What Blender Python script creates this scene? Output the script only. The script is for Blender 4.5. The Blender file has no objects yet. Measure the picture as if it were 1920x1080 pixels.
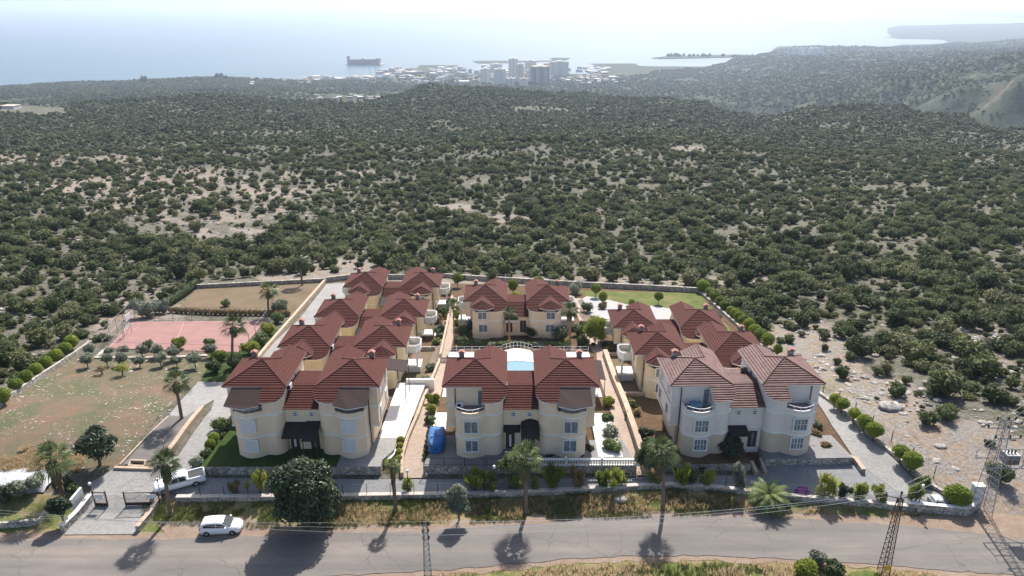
import bpy, math, random
import numpy as np
from mathutils import Vector, Matrix, noise as mnoise
random.seed(7); rng = np.random.default_rng(11)
PI = math.pi
SC = bpy.context.scene
COL = SC.collection
# ------------------------------------------------------------------ camera
F = 1375.0; H = 50.0; TH = math.radians(21.3)
SN, CS = math.sin(TH), math.cos(TH)
cam = bpy.data.cameras.new('camera'); cam.sensor_width = 36; cam.lens = 36 * F / 1920
cam.clip_start = 1; cam.clip_end = 200000
co = bpy.data.objects.new('camera', cam); COL.objects.link(co)
co.location = (0, 0, H); co.rotation_euler = (PI / 2 - TH, 0, 0); SC.camera = co
# ------------------------------------------------------------------ light
SUN_EL, SUN_AZ = math.radians(47.5), math.radians(11)     # azimuth from +Y towards +X
w = bpy.data.worlds.new('World'); SC.world = w; w.use_nodes = True
nt = w.node_tree; nt.nodes.clear()
sky = nt.nodes.new('ShaderNodeTexSky'); sky.sky_type = 'NISHITA'; sky.sun_disc = False
sky.sun_elevation = SUN_EL; sky.sun_rotation = SUN_AZ; sky.altitude = 250
sky.air_density = 1.0; sky.dust_density = 2.5; sky.ozone_density = 1.0
bg = nt.nodes.new('ShaderNodeBackground'); bg.inputs[1].default_value = 0.108
wo = nt.nodes.new('ShaderNodeOutputWorld')
nt.links.new(sky.outputs[0], bg.inputs[0]); nt.links.new(bg.outputs[0], wo.inputs[0])
sl = bpy.data.lights.new('sun', 'SUN'); sl.energy = 4.5; sl.angle = math.radians(0.5); sl.color = (1, 0.955, 0.89)
so = bpy.data.objects.new('sun', sl); COL.objects.link(so); so.location = (60, 200, 250)
sd = Vector((math.sin(SUN_AZ) * math.cos(SUN_EL), math.cos(SUN_AZ) * math.cos(SUN_EL), math.sin(SUN_EL)))
so.rotation_euler = sd.to_track_quat('Z', 'Y').to_euler()
SC.view_settings.view_transform = 'Standard'; SC.view_settings.look = 'None'
SC.view_settings.exposure = 0.86; SC.view_settings.gamma = 1
SC.cycles.max_bounces = 5; SC.cycles.diffuse_bounces = 2; SC.cycles.glossy_bounces = 2
SC.cycles.transmission_bounces = 2; SC.cycles.volume_bounces = 0; SC.cycles.transparent_max_bounces = 6
SEA = -200.0

# ------------------------------------------------------------------ node helpers
def new_mat(name):
    m = bpy.data.materials.new(name); m.use_nodes = True
    t = m.node_tree; b = t.nodes['Principled BSDF']
    return m, t, b
def N(t, kind, **kw):
    n = t.nodes.new(kind)
    for k, v in kw.items(): setattr(n, k, v)
    return n
def ramp(t, src, stops, interp='LINEAR'):
    r = N(t, 'ShaderNodeValToRGB'); r.color_ramp.interpolation = interp
    e = r.color_ramp.elements
    while len(e) < len(stops): e.new(0.5)
    for i, (p, c) in enumerate(stops):
        e[i].position = p; e[i].color = (c[0], c[1], c[2], 1) if not isinstance(c, float) else (c, c, c, 1)
    t.links.new(src, r.inputs[0]); return r.outputs[0]
def coords(t, obj=False):
    if obj: return N(t, 'ShaderNodeTexCoord').outputs['Object']
    return N(t, 'ShaderNodeNewGeometry').outputs['Position']
def noise(t, vec, scale, detail=4, rough=0.6, stretch=None):
    n = N(t, 'ShaderNodeTexNoise'); n.inputs['Scale'].default_value = scale
    n.inputs['Detail'].default_value = detail; n.inputs['Roughness'].default_value = rough
    if stretch:
        mp = N(t, 'ShaderNodeMapping'); mp.inputs['Scale'].default_value = stretch
        t.links.new(vec, mp.inputs[0]); vec = mp.outputs[0]
    t.links.new(vec, n.inputs['Vector']); return n.outputs[0]
def mix(t, fac, a, b, mode='MIX'):
    n = N(t, 'ShaderNodeMix', data_type='RGBA', blend_type=mode)
    for i, v in ((0, fac), (6, a), (7, b)):
        if isinstance(v, (int, float)): n.inputs[i].default_value = v
        elif isinstance(v, tuple): n.inputs[i].default_value = (*v, 1)
        else: t.links.new(v, n.inputs[i])
    return n.outputs[2]
def math_(t, op, a, b=0.0):
    n = N(t, 'ShaderNodeMath', operation=op)
    for i, v in ((0, a), (1, b)):
        if isinstance(v, (int, float)): n.inputs[i].default_value = v
        else: t.links.new(v, n.inputs[i])
    return n.outputs[0]
def bump(t, b, src, strength=0.5, dist=0.05):
    n = N(t, 'ShaderNodeBump'); n.inputs['Strength'].default_value = strength; n.inputs['Distance'].default_value = dist
    t.links.new(src, n.inputs['Height']); t.links.new(n.outputs[0], b.inputs['Normal'])
def setc(t, b, c):
    if isinstance(c, tuple): b.inputs['Base Color'].default_value = (*c, 1)
    else: t.links.new(c, b.inputs['Base Color'])
def plain(name, col, rough=0.7, var=0.12, scale=1.5, metal=0.0, bmp=0.0):
    m, t, b = new_mat(name); b.inputs['Roughness'].default_value = rough; b.inputs['Metallic'].default_value = metal
    if rough > .5: b.inputs['Specular IOR Level'].default_value = .15
    n = noise(t, coords(t), scale, 5)
    lo = tuple(max(0, c * (1 - var)) for c in col); hi = tuple(min(1, c * (1 + var)) for c in col)
    setc(t, b, ramp(t, n, [(0.3, lo), (0.7, hi)]))
    if bmp: bump(t, b, noise(t, coords(t), scale * 8, 4), 0.6, bmp)
    return m
def foliage_mat(name, stops, rough=0.75, transl=0.12):
    m, t, b = new_mat(name); b.inputs['Roughness'].default_value = rough
    b.inputs['Specular IOR Level'].default_value = 0.25
    oi = N(t, 'ShaderNodeObjectInfo').outputs['Random']
    n = noise(t, coords(t), 1.3, 4, 0.75)
    v = math_(t, 'ADD', math_(t, 'MULTIPLY', oi, 0.75), math_(t, 'MULTIPLY', math_(t, 'SUBTRACT', n, 0.37), 0.9))
    c = ramp(t, v, stops); setc(t, b, c)
    if transl:
        tr = N(t, 'ShaderNodeBsdfTranslucent'); t.links.new(c, tr.inputs[0])
        mx = N(t, 'ShaderNodeMixShader'); mx.inputs[0].default_value = transl
        t.links.new(b.outputs[0], mx.inputs[1]); t.links.new(tr.outputs[0], mx.inputs[2])
        t.links.new(mx.outputs[0], t.nodes['Material Output'].inputs[0])
    return m

# ------------------------------------------------------------------ terrain function
def _hash(ix, iy, s):
    h = (ix.astype(np.int64) * 374761393 + iy.astype(np.int64) * 668265263 + s * 974711) & 0xffffffff
    h = ((h ^ (h >> 13)) * 1274126177) & 0xffffffff
    return ((h ^ (h >> 16)) & 0xffff) / 65535.0
def vnoise(x, y, s=0):
    ix, iy = np.floor(x), np.floor(y); fx, fy = x - ix, y - iy
    fx = fx * fx * (3 - 2 * fx); fy = fy * fy * (3 - 2 * fy)
    a, b_, c, d = _hash(ix, iy, s), _hash(ix + 1, iy, s), _hash(ix, iy + 1, s), _hash(ix + 1, iy + 1, s)
    return (a * (1 - fx) + b_ * fx) * (1 - fy) + (c * (1 - fx) + d * fx) * fy
def fbm(x, y, o=4, s=0):
    r = 0; a = 0.5; tot = 0
    for k in range(o):
        r = r + a * vnoise(x * 2 ** k, y * 2 ** k, s + k * 17); tot += a; a *= 0.5
    return r / tot
def zpy(py, d):
    return H - d * math.tan(TH + math.atan((py - 540) / F))
SK = -199.0; UW = -216.0
COLS = {}
def colm(px, pts):
    s = (px - 960) / F * 0.975
    COLS[s] = ([math.log(d) for d, z in pts], [z for d, z in pts])
near = [(20, 0), (60, 0), (63, 0), (65.3, .6), (68.4, .8), (72, 1.12), (76, 1.38), (80, 1.38), (84, 1.05), (91, .05), (110, -2.1), (125, -3.9), (152, -7.0)]
def V(py, d): return (d, zpy(py, d))
def ZC(d, z): return (d, z)
colm(-500, near + [V(367, 270), V(280, 430), (560, -44), V(212, 800), (1100, -115), V(186, 1500), V(170, 2100), (2500, -198), (2700, UW), (80000, UW)])
colm(0,    near + [V(367, 270), V(285, 430), (560, -44), V(197, 800), (1100, -115), V(183, 1500), V(168, 2100), V(159, 2480), (2530, -201), (2600, UW), (80000, UW)])
colm(200,  near + [V(367, 270), V(283, 430), (560, -42), V(190, 900), (1200, -120), V(180, 1500), V(165, 2100), V(154, 2450), (2600, -201), (2700, UW), (80000, UW)])
colm(400,  near + [V(367, 270), V(275, 430), (560, -40), V(178, 950), (1250, -125), V(172, 1600), V(160, 2150), V(146, 2600), (2790, -202), (2850, UW), (80000, UW)])
colm(600,  near + [V(367, 270), V(270, 430), (560, -41), V(187, 1000), (1300, -130), V(178, 1600), V(162, 2150), V(148, 2700), (2900, -202), (3000, UW), (80000, UW)])
colm(720,  near + [V(367, 270), V(270, 430), (560, -42), V(180, 1050), (1300, -135), V(178, 1700), V(158, 2300), V(140, 2850), (3050, -202), (3150, UW), (80000, UW)])
colm(800,  near + [V(367, 270), V(270, 430), (560, -42), V(158, 1150), (1500, -135), V(158, 2250), V(135, 2900), (3250, -199), (3330, UW), (80000, UW)])
colm(900,  near + [V(367, 270), V(265, 430), (560, -43), V(163, 1150), (1500, -140), V(158, 2300), V(135, 2950), (3500, -199), (3580, UW), (80000, UW)])
colm(1050, near + [V(367, 270), V(262, 430), (560, -43), V(173, 1100), (1500, -145), V(160, 2300), V(135, 2950), (3700, -199), (3780, UW), (80000, UW)])
colm(1180, near + [V(367, 270), V(262, 430), (560, -43), V(181, 1050), (1450, -155), V(170, 2000), V(140, 2800), (3350, -199), (3420, UW), (80000, UW)])
colm(1250, near + [V(367, 270), V(262, 430), (560, -43), V(185, 1000), (1400, -160), V(175, 1900), V(142, 2700), (3200, -200), (3270, UW), (80000, UW)])
colm(1310, near + [V(367, 270), V(262, 430), (560, -43), V(190, 950), (1350, -165), V(185, 1750), V(142, 2600), (3180, -199), (3300, UW), (80000, UW)])
colm(1400, near + [V(367, 270), V(275, 430), (560, -46), V(215, 850), (1250, -168), V(212, 1600), V(186, 1625), V(150, 2300), V(118, 2900), V(108, 3500), (3900, -200), (3960, UW), (80000, UW)])
colm(1450, near + [V(367, 270), V(275, 430), (560, -46), V(222, 800), (1200, -165), V(195, 1550), V(145, 2200), V(113, 2900), V(100, 3700), (4200, -196), (4700, -200), (4800, UW), (80000, UW)])
colm(1520, near + [V(367, 270), V(285, 420), (540, -43), V(203, 800), (1150, -150), V(185, 1500), V(140, 2100), V(110, 2800), V(99, 3600), V(86, 4500), (4800, -201), (4900, UW), (80000, UW)])
colm(1600, near + [V(367, 270), V(285, 420), (540, -43), V(197, 780), (1100, -150), V(180, 1450), V(135, 2050), V(106, 2800), V(97, 3600), V(89, 4300), (4500, -202), (4600, UW), (5600, UW), (5900, -202), (6000, UW), (80000, UW)])
colm(1680, near + [V(367, 270), V(285, 420), (540, -43), V(199, 760), (1080, -155), V(186, 1380), V(158, 1415), V(125, 2000), V(104, 2800), V(96, 3600), V(88, 4500), (4900, -200), (5000, UW), (5450, UW), (5600, -199), V(58, 6800), V(50, 8000), (9000, -199), (9200, UW), (80000, UW)])
colm(1800, near + [V(367, 270), V(285, 420), (540, -45), V(213, 700), (1000, -150), V(208, 1200), V(158, 1240), V(128, 1650), V(104, 2200), V(98, 3000), V(82, 4300), V(80, 5000), V(66, 5900), V(46, 7800), (9500, -199), (9700, UW), (80000, UW)])
colm(1920, near + [V(367, 270), V(290, 410), (500, -46), V(243, 620), (930, -170), V(238, 1080), V(150, 1135), V(118, 1450), V(98, 1900), V(92, 3000), V(72, 4300), V(75, 5200), V(62, 5900), V(42, 7900), (9800, -199), (9900, UW), (80000, UW)])
colm(2500, near + [V(367, 270), V(290, 410), (500, -46), V(243, 620), (930, -150), V(230, 1080), V(140, 1135), V(100, 1450), V(90, 1900), V(85, 3000), V(66, 4300), V(70, 5200), V(58, 5900), V(40, 7900), (9800, -199), (9900, UW), (80000, UW)])
S_KEYS = sorted(COLS)
def gz(X, Y):
    X = np.asarray(X, float); Y = np.asarray(Y, float)
    ly = np.log(np.maximum(Y, 20.0)); s = X / np.maximum(Y, 20.0)
    nearz = np.interp(Y, [d for d, z in near], [z for d, z in near])
    prof = np.stack([np.interp(ly, *COLS[k]) for k in S_KEYS])
    k = np.clip(np.searchsorted(S_KEYS, s) - 1, 0, len(S_KEYS) - 2)
    sk = np.array(S_KEYS); f = np.clip((s - sk[k]) / (sk[k + 1] - sk[k]), 0, 1); f = f * f * (3 - 2 * f)
    z = np.take_along_axis(prof, k[None], 0)[0] * (1 - f) + np.take_along_axis(prof, (k + 1)[None], 0)[0] * f
    far = z > -198
    am = np.clip((Y - 170) / 200, 0, 1) * 3.0 + np.clip((Y - 600) / 900, 0, 1) * 9 + np.clip((Y - 1300) / 500, 0, 1) * 14 * (s > 0.1)
    z = z + np.where(far, am * np.clip((z + 199) / 25, 0, 1) * (fbm(X / 55, Y / 70, 4, 3) - 0.5) * 1.0, 0)
    z = z + np.where(far, np.clip((Y - 1500) / 900, 0, 1) * np.clip((z + 199) / 10, 0, 1) * 10 * (fbm(X / 260, Y / 330, 4, 9) - 0.5), 0)
    k = np.clip((Y - 1000) / 120, 0, 1) * np.clip((2100 - Y) / 500, 0, 1) * np.clip((s - .22) / .1, 0, 1)
    z = z + np.where(far, k * (44 * (fbm(X / 75, Y / 45, 5, 13) - .5) - 16 * np.abs(fbm(X / 30, Y / 60, 3, 15) - .5)), 0)
    return np.where(Y < 152, nearz, z)
def G(x, y): return float(gz(np.array([x]), np.array([y]))[0])
_YS = np.concatenate([np.arange(30, 200, 0.25), np.exp(np.linspace(math.log(200), math.log(60000), 4000))])
def P(px, py, off=0.0):
    """pixel of the photograph -> point on the terrain"""
    a = (px - 960) / F; v = (py - 540) / F
    k = (CS - v * SN); X = a / k * _YS; Z = H - _YS * (SN + v * CS) / k
    g = np.maximum(gz(X, _YS), SEA)
    idx = np.nonzero(Z <= g)[0]
    i = idx[0] if len(idx) else len(_YS) - 1
    if i > 0:
        d0 = Z[i - 1] - g[i - 1]; d1 = Z[i] - g[i]; t_ = d0 / (d0 - d1 + 1e-9)
        y = _YS[i - 1] + t_ * (_YS[i] - _YS[i - 1])
    else: y = _YS[0]
    x = a / k * y
    return Vector((x, y, float(max(G(x, y), SEA)) + off))
def PY(px, py, Y):
    """pixel -> point at distance Y"""
    a = (px - 960) / F; v = (py - 540) / F; k = (CS - v * SN)
    return Vector((a / k * Y, Y, H - Y * (SN + v * CS) / k))
def proj(X, Y, Z):
    zc = Y * CS + (H - Z) * SN; return 960 + F * X / zc, 540 + F * ((H - Z) * CS - Y * SN) / zc
def px_at(p): return F / (p.y * CS + (H - p.z) * SN)     # pixels per metre

# ------------------------------------------------------------------ mesh helpers
class MB:
    def __init__(s): s.v = []; s.f = []
    def add(s, vs, fs):
        n = len(s.v); s.v += [tuple(p) for p in vs]; s.f += [tuple(i + n for i in f) for f in fs]; return s
    def box(s, x0, x1, y0, y1, z0, z1, M=None):
        vs = [Vector((x, y, z)) for z in (z0, z1) for x, y in ((x0, y0), (x1, y0), (x1, y1), (x0, y1))]
        if M: vs = [M @ p for p in vs]
        return s.add(vs, [(3, 2, 1, 0), (4, 5, 6, 7), (0, 1, 5, 4), (1, 2, 6, 5), (2, 3, 7, 6), (3, 0, 4, 7)])
    def prism(s, poly, z0, z1, top=True, bot=True):
        n = len(poly); f0 = z0 if callable(z0) else (lambda x, y: z0); f1 = z1 if callable(z1) else (lambda x, y: z1)
        vs = [(x, y, f0(x, y)) for x, y in poly] + [(x, y, f1(x, y)) for x, y in poly]
        fs = [(i, (i + 1) % n, (i + 1) % n + n, i + n) for i in range(n)]
        if top: fs.append(tuple(range(n, 2 * n)))
        if bot: fs.append(tuple(range(n - 1, -1, -1)))
        return s.add(vs, fs)
    def tube(s, pts, r, n=6, cap=True):
        pts = [Vector(p) for p in pts]; R = r if isinstance(r, (list, tuple)) else [r] * len(pts)
        vs = []
        for i, p in enumerate(pts):
            d = (pts[min(i + 1, len(pts) - 1)] - pts[max(i - 1, 0)]).normalized()
            a = d.orthogonal().normalized() if abs(d.z) > .9 else d.cross(Vector((0, 0, 1))).normalized()
            b = d.cross(a)
            for k in range(n):
                t_ = 2 * PI * k / n; vs.append(p + (a * math.cos(t_) + b * math.sin(t_)) * R[i])
        fs = [(i * n + k, i * n + (k + 1) % n, (i + 1) * n + (k + 1) % n, (i + 1) * n + k) for i in range(len(pts) - 1) for k in range(n)]
        if cap: fs += [tuple(range(n - 1, -1, -1)), tuple(range((len(pts) - 1) * n, len(pts) * n))]
        return s.add(vs, fs)
    def bar(s, a, b, w_=.05): return s.tube([a, b], w_ * .7, 4)
    def lathe(s, prof, c=(0, 0, 0), n=12):
        vs = [(c[0] + r * math.cos(2 * PI * k / n), c[1] + r * math.sin(2 * PI * k / n), c[2] + z) for r, z in prof for k in range(n)]
        fs = [(i * n + k, i * n + (k + 1) % n, (i + 1) * n + (k + 1) % n, (i + 1) * n + k) for i in range(len(prof) - 1) for k in range(n)]
        return s.add(vs, fs)
    def mesh(s, name, mat, smooth=False):
        me = bpy.data.meshes.new(name); me.from_pydata(s.v, [], s.f)
        for m in (mat if isinstance(mat, list) else [mat]): me.materials.append(m)
        me.validate(); me.update()
        import bmesh
        b = bmesh.new(); b.from_mesh(me); bmesh.ops.recalc_face_normals(b, faces=b.faces)
        b.to_mesh(me); b.free()
        if smooth: me.polygons.foreach_set('use_smooth', [True] * len(me.polygons))
        return me
    def build(s, name, mat, parent=None, smooth=False):
        if not s.f: return None
        return link(name, s.mesh(name, mat, smooth), parent)
def link(name, me, parent=None):
    o = bpy.data.objects.new(name, me); COL.objects.link(o)
    if parent: o.parent = parent
    return o
def tag(o, label=None, cat=None, group=None, kind=None):
    if label: o['label'] = label
    if cat: o['category'] = cat
    if group: o['group'] = group
    if kind: o['kind'] = kind
    return o
def thing(name, label, cat, loc=(0, 0, 0), rz=0, group=None):
    o = bpy.data.objects.new(name, None); COL.objects.link(o); o.empty_display_size = .3
    o.location = loc; o.rotation_euler = (0, 0, rz); return tag(o, label, cat, group)
def copy_tree(o, parent=None):
    c = o.copy(); COL.objects.link(c)
    if parent: c.parent = parent
    for ch in list(o.children): copy_tree(ch, c)
    return c
def raw_mesh(name, vs, fs, mat, smooth=False):
    """fast numpy mesh, all faces with the same number of corners"""
    vs = np.asarray(vs, 'f'); fs = np.asarray(fs, 'i'); k = fs.shape[1]
    me = bpy.data.meshes.new(name); me.vertices.add(len(vs)); me.vertices.foreach_set('co', vs.ravel())
    me.loops.add(fs.size); me.loops.foreach_set('vertex_index', fs.ravel())
    me.polygons.add(len(fs)); me.polygons.foreach_set('loop_start', np.arange(0, fs.size, k, dtype='i'))
    me.polygons.foreach_set('loop_total', np.full(len(fs), k, 'i'))
    if smooth: me.polygons.foreach_set('use_smooth', np.ones(len(fs), bool))
    me.materials.append(mat); me.update(calc_edges=True); me.validate(); return me
def inpoly(x, y, poly):
    x = np.asarray(x); y = np.asarray(y); r = np.zeros(x.shape, bool); n = len(poly)
    for i in range(n):
        x0, y0 = poly[i]; x1, y1 = poly[(i + 1) % n]
        c = ((y0 > y) != (y1 > y)) & (x < (x1 - x0) * (y - y0) / (y1 - y0 + 1e-12) + x0); r ^= c
    return r
YB = [63, 65.3, 68.4, 72, 76, 80, 84, 91, 110, 125, 152]
def drape(name, pxpoly, off, mat, kind='structure', world=False, rough=0):
    """a sheet laid over the ground, outline given on the photograph's ground"""
    import bmesh
    pts = pxpoly if world else [P(*p)[:2] for p in pxpoly]
    if rough:
        q = densify(list(pts) + [pts[0]], .7)[:-1]; X_ = np.array([p.x for p in q]); Y_ = np.array([p.y for p in q])
        dx, dy = (fbm(X_ / 1.1, Y_ / 1.1, 3, 77) - .5) * rough, (fbm(X_ / 1.1, Y_ / 1.1, 3, 78) - .5) * rough
        pts = [(a, b) for a, b in zip(X_ + dx, Y_ + dy)]
    b = bmesh.new(); f = b.faces.new([b.verts.new((p[0], p[1], 0)) for p in pts])
    bmesh.ops.triangulate(b, faces=[f])
    ys = [p[1] for p in pts]
    for y in YB + [152, 160, 170, 185]:
        if min(ys) < y < max(ys):
            bmesh.ops.bisect_plane(b, geom=b.verts[:] + b.edges[:] + b.faces[:], plane_co=(0, y, 0), plane_no=(0, 1, 0))
    for v in b.verts: v.co.z = G(v.co.x, v.co.y) + off
    bmesh.ops.recalc_face_normals(b, faces=b.faces)
    for fc in b.faces:
        if fc.normal.z < 0: fc.normal_flip()
    me = bpy.data.meshes.new(name); b.to_mesh(me); b.free(); me.materials.append(mat)
    o = link(name, me); o['kind'] = kind; return o
def densify(pts, d=2.0):
    out = []
    for a, b in zip(pts[:-1], pts[1:]):
        a, b = Vector(a[:2]), Vector(b[:2]); n = max(1, int((b - a).length / d))
        out += [a.lerp(b, i / n) for i in range(n)]
    return out + [Vector(pts[-1][:2])]
def ribbon(mb, pts, th, z0, z1):
    """wall along a polyline of xy points; z0/z1 functions of the point"""
    n = len(pts); L = []; R = []
    for i, p in enumerate(pts):
        d = (pts[min(i + 1, n - 1)] - pts[max(i - 1, 0)]).normalized(); nrm = Vector((-d.y, d.x)) * th / 2
        L.append(p + nrm); R.append(p - nrm)
    vs = []
    for i, p in enumerate(pts):
        a, b = z0(p), z1(p); vs += [(L[i].x, L[i].y, a), (R[i].x, R[i].y, a), (R[i].x, R[i].y, b), (L[i].x, L[i].y, b)]
    fs = []
    for i in range(n - 1):
        k = i * 4
        for j in range(4): fs.append((k + j, k + (j + 1) % 4, k + 4 + (j + 1) % 4, k + 4 + j))
    fs += [(3, 2, 1, 0), ((n - 1) * 4, (n - 1) * 4 + 1, (n - 1) * 4 + 2, (n - 1) * 4 + 3)]
    mb.add(vs, fs)
def gw(p): return G(p.x, p.y)

# ------------------------------------------------------------------ materials
M = {}
def ground_mat():
    m, t, b = new_mat('scrubland'); b.inputs['Roughness'].default_value = .95; b.inputs['Specular IOR Level'].default_value = .1
    p = coords(t)
    big = noise(t, p, .035, 5, .6); mid = noise(t, p, .33, 10, .82, (1, 1.4, 1)); fine = noise(t, p, 1.6, 8, .75)
    soil = ramp(t, fine, [(.3, (.12, .085, .06)), (.5, (.235, .18, .135)), (.72, (.36, .295, .235))])
    grass = ramp(t, fine, [(.3, (.12, .11, .06)), (.7, (.26, .22, .14))])
    rock = ramp(t, noise(t, p, 3.0, 6, .8), [(.36, (.08, .073, .068)), (.5, (.21, .197, .185)), (.66, (.36, .335, .315))])
    c = mix(t, ramp(t, big, [(.5, 0.0), (.66, .8)]), soil, grass)
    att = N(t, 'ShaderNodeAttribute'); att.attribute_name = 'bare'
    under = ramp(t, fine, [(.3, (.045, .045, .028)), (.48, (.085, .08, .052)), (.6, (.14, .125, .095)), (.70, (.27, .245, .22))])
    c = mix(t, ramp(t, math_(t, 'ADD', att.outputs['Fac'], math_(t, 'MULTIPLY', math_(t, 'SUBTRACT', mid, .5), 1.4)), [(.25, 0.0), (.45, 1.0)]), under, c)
    rk = ramp(t, mid, [(.46, 0.0), (.53, 1.0)])
    c = mix(t, math_(t, 'MULTIPLY', rk, math_(t, 'ADD', math_(t, 'MULTIPLY', att.outputs['Fac'], .7), .3)), c, rock)
    # town plains and far hills: greener
    sx = N(t, 'ShaderNodeSeparateXYZ'); t.links.new(p, sx.inputs[0])
    fy = ramp(t, math_(t, 'DIVIDE', sx.outputs[1], 4000.0), [(.07, 0.0), (.25, 1.0)])
    sp = noise(t, p, .06, 8, .8)
    green = ramp(t, sp, [(.36, (.020, .030, .014)), (.52, (.045, .058, .028)), (.62, (.09, .09, .06)), (.74, (.25, .21, .16))])
    c = mix(t, math_(t, 'MULTIPLY', fy, .9), c, green)
    # bare rock on cliffs
    nz = N(t, 'ShaderNodeSeparateXYZ'); t.links.new(N(t, 'ShaderNodeNewGeometry').outputs['Normal'], nz.inputs[0])
    cl = ramp(t, nz.outputs[2], [(.60, 1.0), (.74, 0.0)])
    cr = ramp(t, noise(t, p, .05, 7, .7, (1, 1, 2.5)), [(.35, (.06, .055, .045)), (.52, (.15, .115, .085)), (.7, (.24, .20, .165))])
    c = mix(t, cl, c, cr)
    setc(t, b, c); bump(t, b, fine, .8, .25); return m
M['ground'] = ground_mat()
def water_mat():
    m, t, b = new_mat('sea_water'); p = coords(t)
    sx = N(t, 'ShaderNodeSeparateXYZ'); t.links.new(p, sx.inputs[0])
    setc(t, b, ramp(t, noise(t, p, .0012, 4, .6, (1, 3, 1)), [(.35, (.010, .050, .080)), (.65, (.018, .080, .110))]))
    b.inputs['Roughness'].default_value = .28; b.inputs['IOR'].default_value = 1.33
    n = math_(t, 'ADD', noise(t, p, .02, 6, .7, (1, 2.2, 1)), math_(t, 'MULTIPLY', noise(t, p, .0022, 4, .6, (1, 6, 1)), 4.0))
    bump(t, b, n, .35, 3.0); return m
M['sea'] = water_mat()
def roof_mat(name, weather):
    m, t, b = new_mat(name); p = coords(t); b.inputs['Roughness'].default_value = .7 if weather else .85
    b.inputs['Specular IOR Level'].default_value = .3 if weather else .12
    n = noise(t, p, 1.7, 8, .85)
    c = ramp(t, n, [(.25, (.058, .0225, .018)), (.5, (.086, .031, .025)), (.75, (.118, .043, .035))])
    if weather:
        k = noise(t, p, .9, 4, .75, (1.2, 1.0, 1)); br = N(t, 'ShaderNodeTexBrick')
        br.inputs['Scale'].default_value = .8; br.inputs['Mortar Size'].default_value = 0
        br.inputs['Color1'].default_value = (0, 0, 0, 1); br.inputs['Color2'].default_value = (1, 1, 1, 1); br.inputs['Mortar'].default_value = (.5, .5, .5, 1)
        t.links.new(p, br.inputs['Vector'])
        f = math_(t, 'ADD', math_(t, 'MULTIPLY', k, .8), math_(t, 'MULTIPLY', br.outputs[0], .28))
        c = mix(t, ramp(t, f, [(.35, 0.0), (.78, .75)]), c, (.165, .10, .092))
    wv = N(t, 'ShaderNodeTexWave', wave_type='BANDS', bands_direction='X'); wv.inputs['Scale'].default_value = 1.3
    t.links.new(p, wv.inputs['Vector'])
    setc(t, b, c); bump(t, b, noise(t, p, 9, 3), .5, .03); return m
M['roof'] = roof_mat('red_roof_tile', False); M['roof_worn'] = roof_mat('weathered_roof_tile', True)
M['ridge'] = plain('ridge_tile', (.075, .026, .024), .6)
def stucco(name, col, lower=None, zsplit=0):
    m, t, b = new_mat(name); p = coords(t); b.inputs['Roughness'].default_value = .9
    n = noise(t, p, .6, 6, .65); s2 = noise(t, p, 1.2, 5, .7, (1, 1, .12))
    c = ramp(t, n, [(.25, tuple(x * .9 for x in col)), (.75, tuple(min(1, x * 1.05) for x in col))])
    c = mix(t, ramp(t, s2, [(.55, 0.0), (.8, .35)]), c, tuple(x * .72 for x in col), 'MIX')
    setc(t, b, c); bump(t, b, noise(t, p, 20, 3), .2, .01); return m
M['cream'] = stucco('cream_stucco', (.86, .68, .50)); M['pale'] = stucco('pale_stucco', (.75, .685, .635))
M['yellow'] = stucco('yellow_stucco', (.80, .66, .42))
M['white'] = plain('white_paint', (.74, .73, .70), .6, .05)
M['trim'] = plain('white_trim', (.80, .77, .71), .7, .05)
M['pane'] = plain('curtained_glass', (.16, .19, .22), .15, .5, 4)
M['shutter'] = plain('white_shutter', (.66, .66, .68), .6, .04, 8)
M['dark'] = plain('dark_brown_sheet', (.035, .022, .020), .6)
M['awning'] = plain('brown_awning', (.032, .018, .017), .75)
M['pipe'] = plain('brown_pipe', (.07, .045, .04), .6)
M['metal'] = plain('grey_metal', (.32, .32, .33), .45, .2, 3, .6)
M['black'] = plain('black_iron', (.02, .02, .02), .5)
M['rail'] = plain('white_rail', (.7, .7, .7), .4)
def paving(name, col, sc=2.2, var=.2, joint=.55):
    m, t, b = new_mat(name); p = coords(t); b.inputs['Roughness'].default_value = .88
    br = N(t, 'ShaderNodeTexBrick'); br.inputs['Scale'].default_value = sc; br.inputs['Mortar Size'].default_value = .03
    br.inputs['Color1'].default_value = (*[c * (1 - var) for c in col], 1); br.inputs['Color2'].default_value = (*[c * (1 + var * .6) for c in col], 1)
    br.inputs['Mortar'].default_value = (*[c * joint for c in col], 1); t.links.new(p, br.inputs['Vector'])
    n = noise(t, p, .35, 6, .7)
    c = mix(t, 1.0, br.outputs[0], ramp(t, n, [(.25, (.78, .77, .76)), (.75, (1.05, 1.05, 1.05))]), 'MULTIPLY')
    setc(t, b, c); return m
M['pav_grey'] = paving('grey_block_paving', (.235, .235, .24)); M['pav_light'] = paving('light_block_paving', (.30, .29, .275), 1.6)
M['pav_dark'] = paving('dark_block_paving', (.25, .24, .235), 2.4); M['pink_stone'] = paving('pinkish_flagstones', (.42, .32, .25), 1.7, .22)
M['marble'] = paving('white_marble_paving', (.74, .73, .70), .9, .04, .85)
M['gravel'] = plain('pale_gravel', (.34, .33, .32), .95, .2, 5)
M['tarmac'] = None
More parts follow.
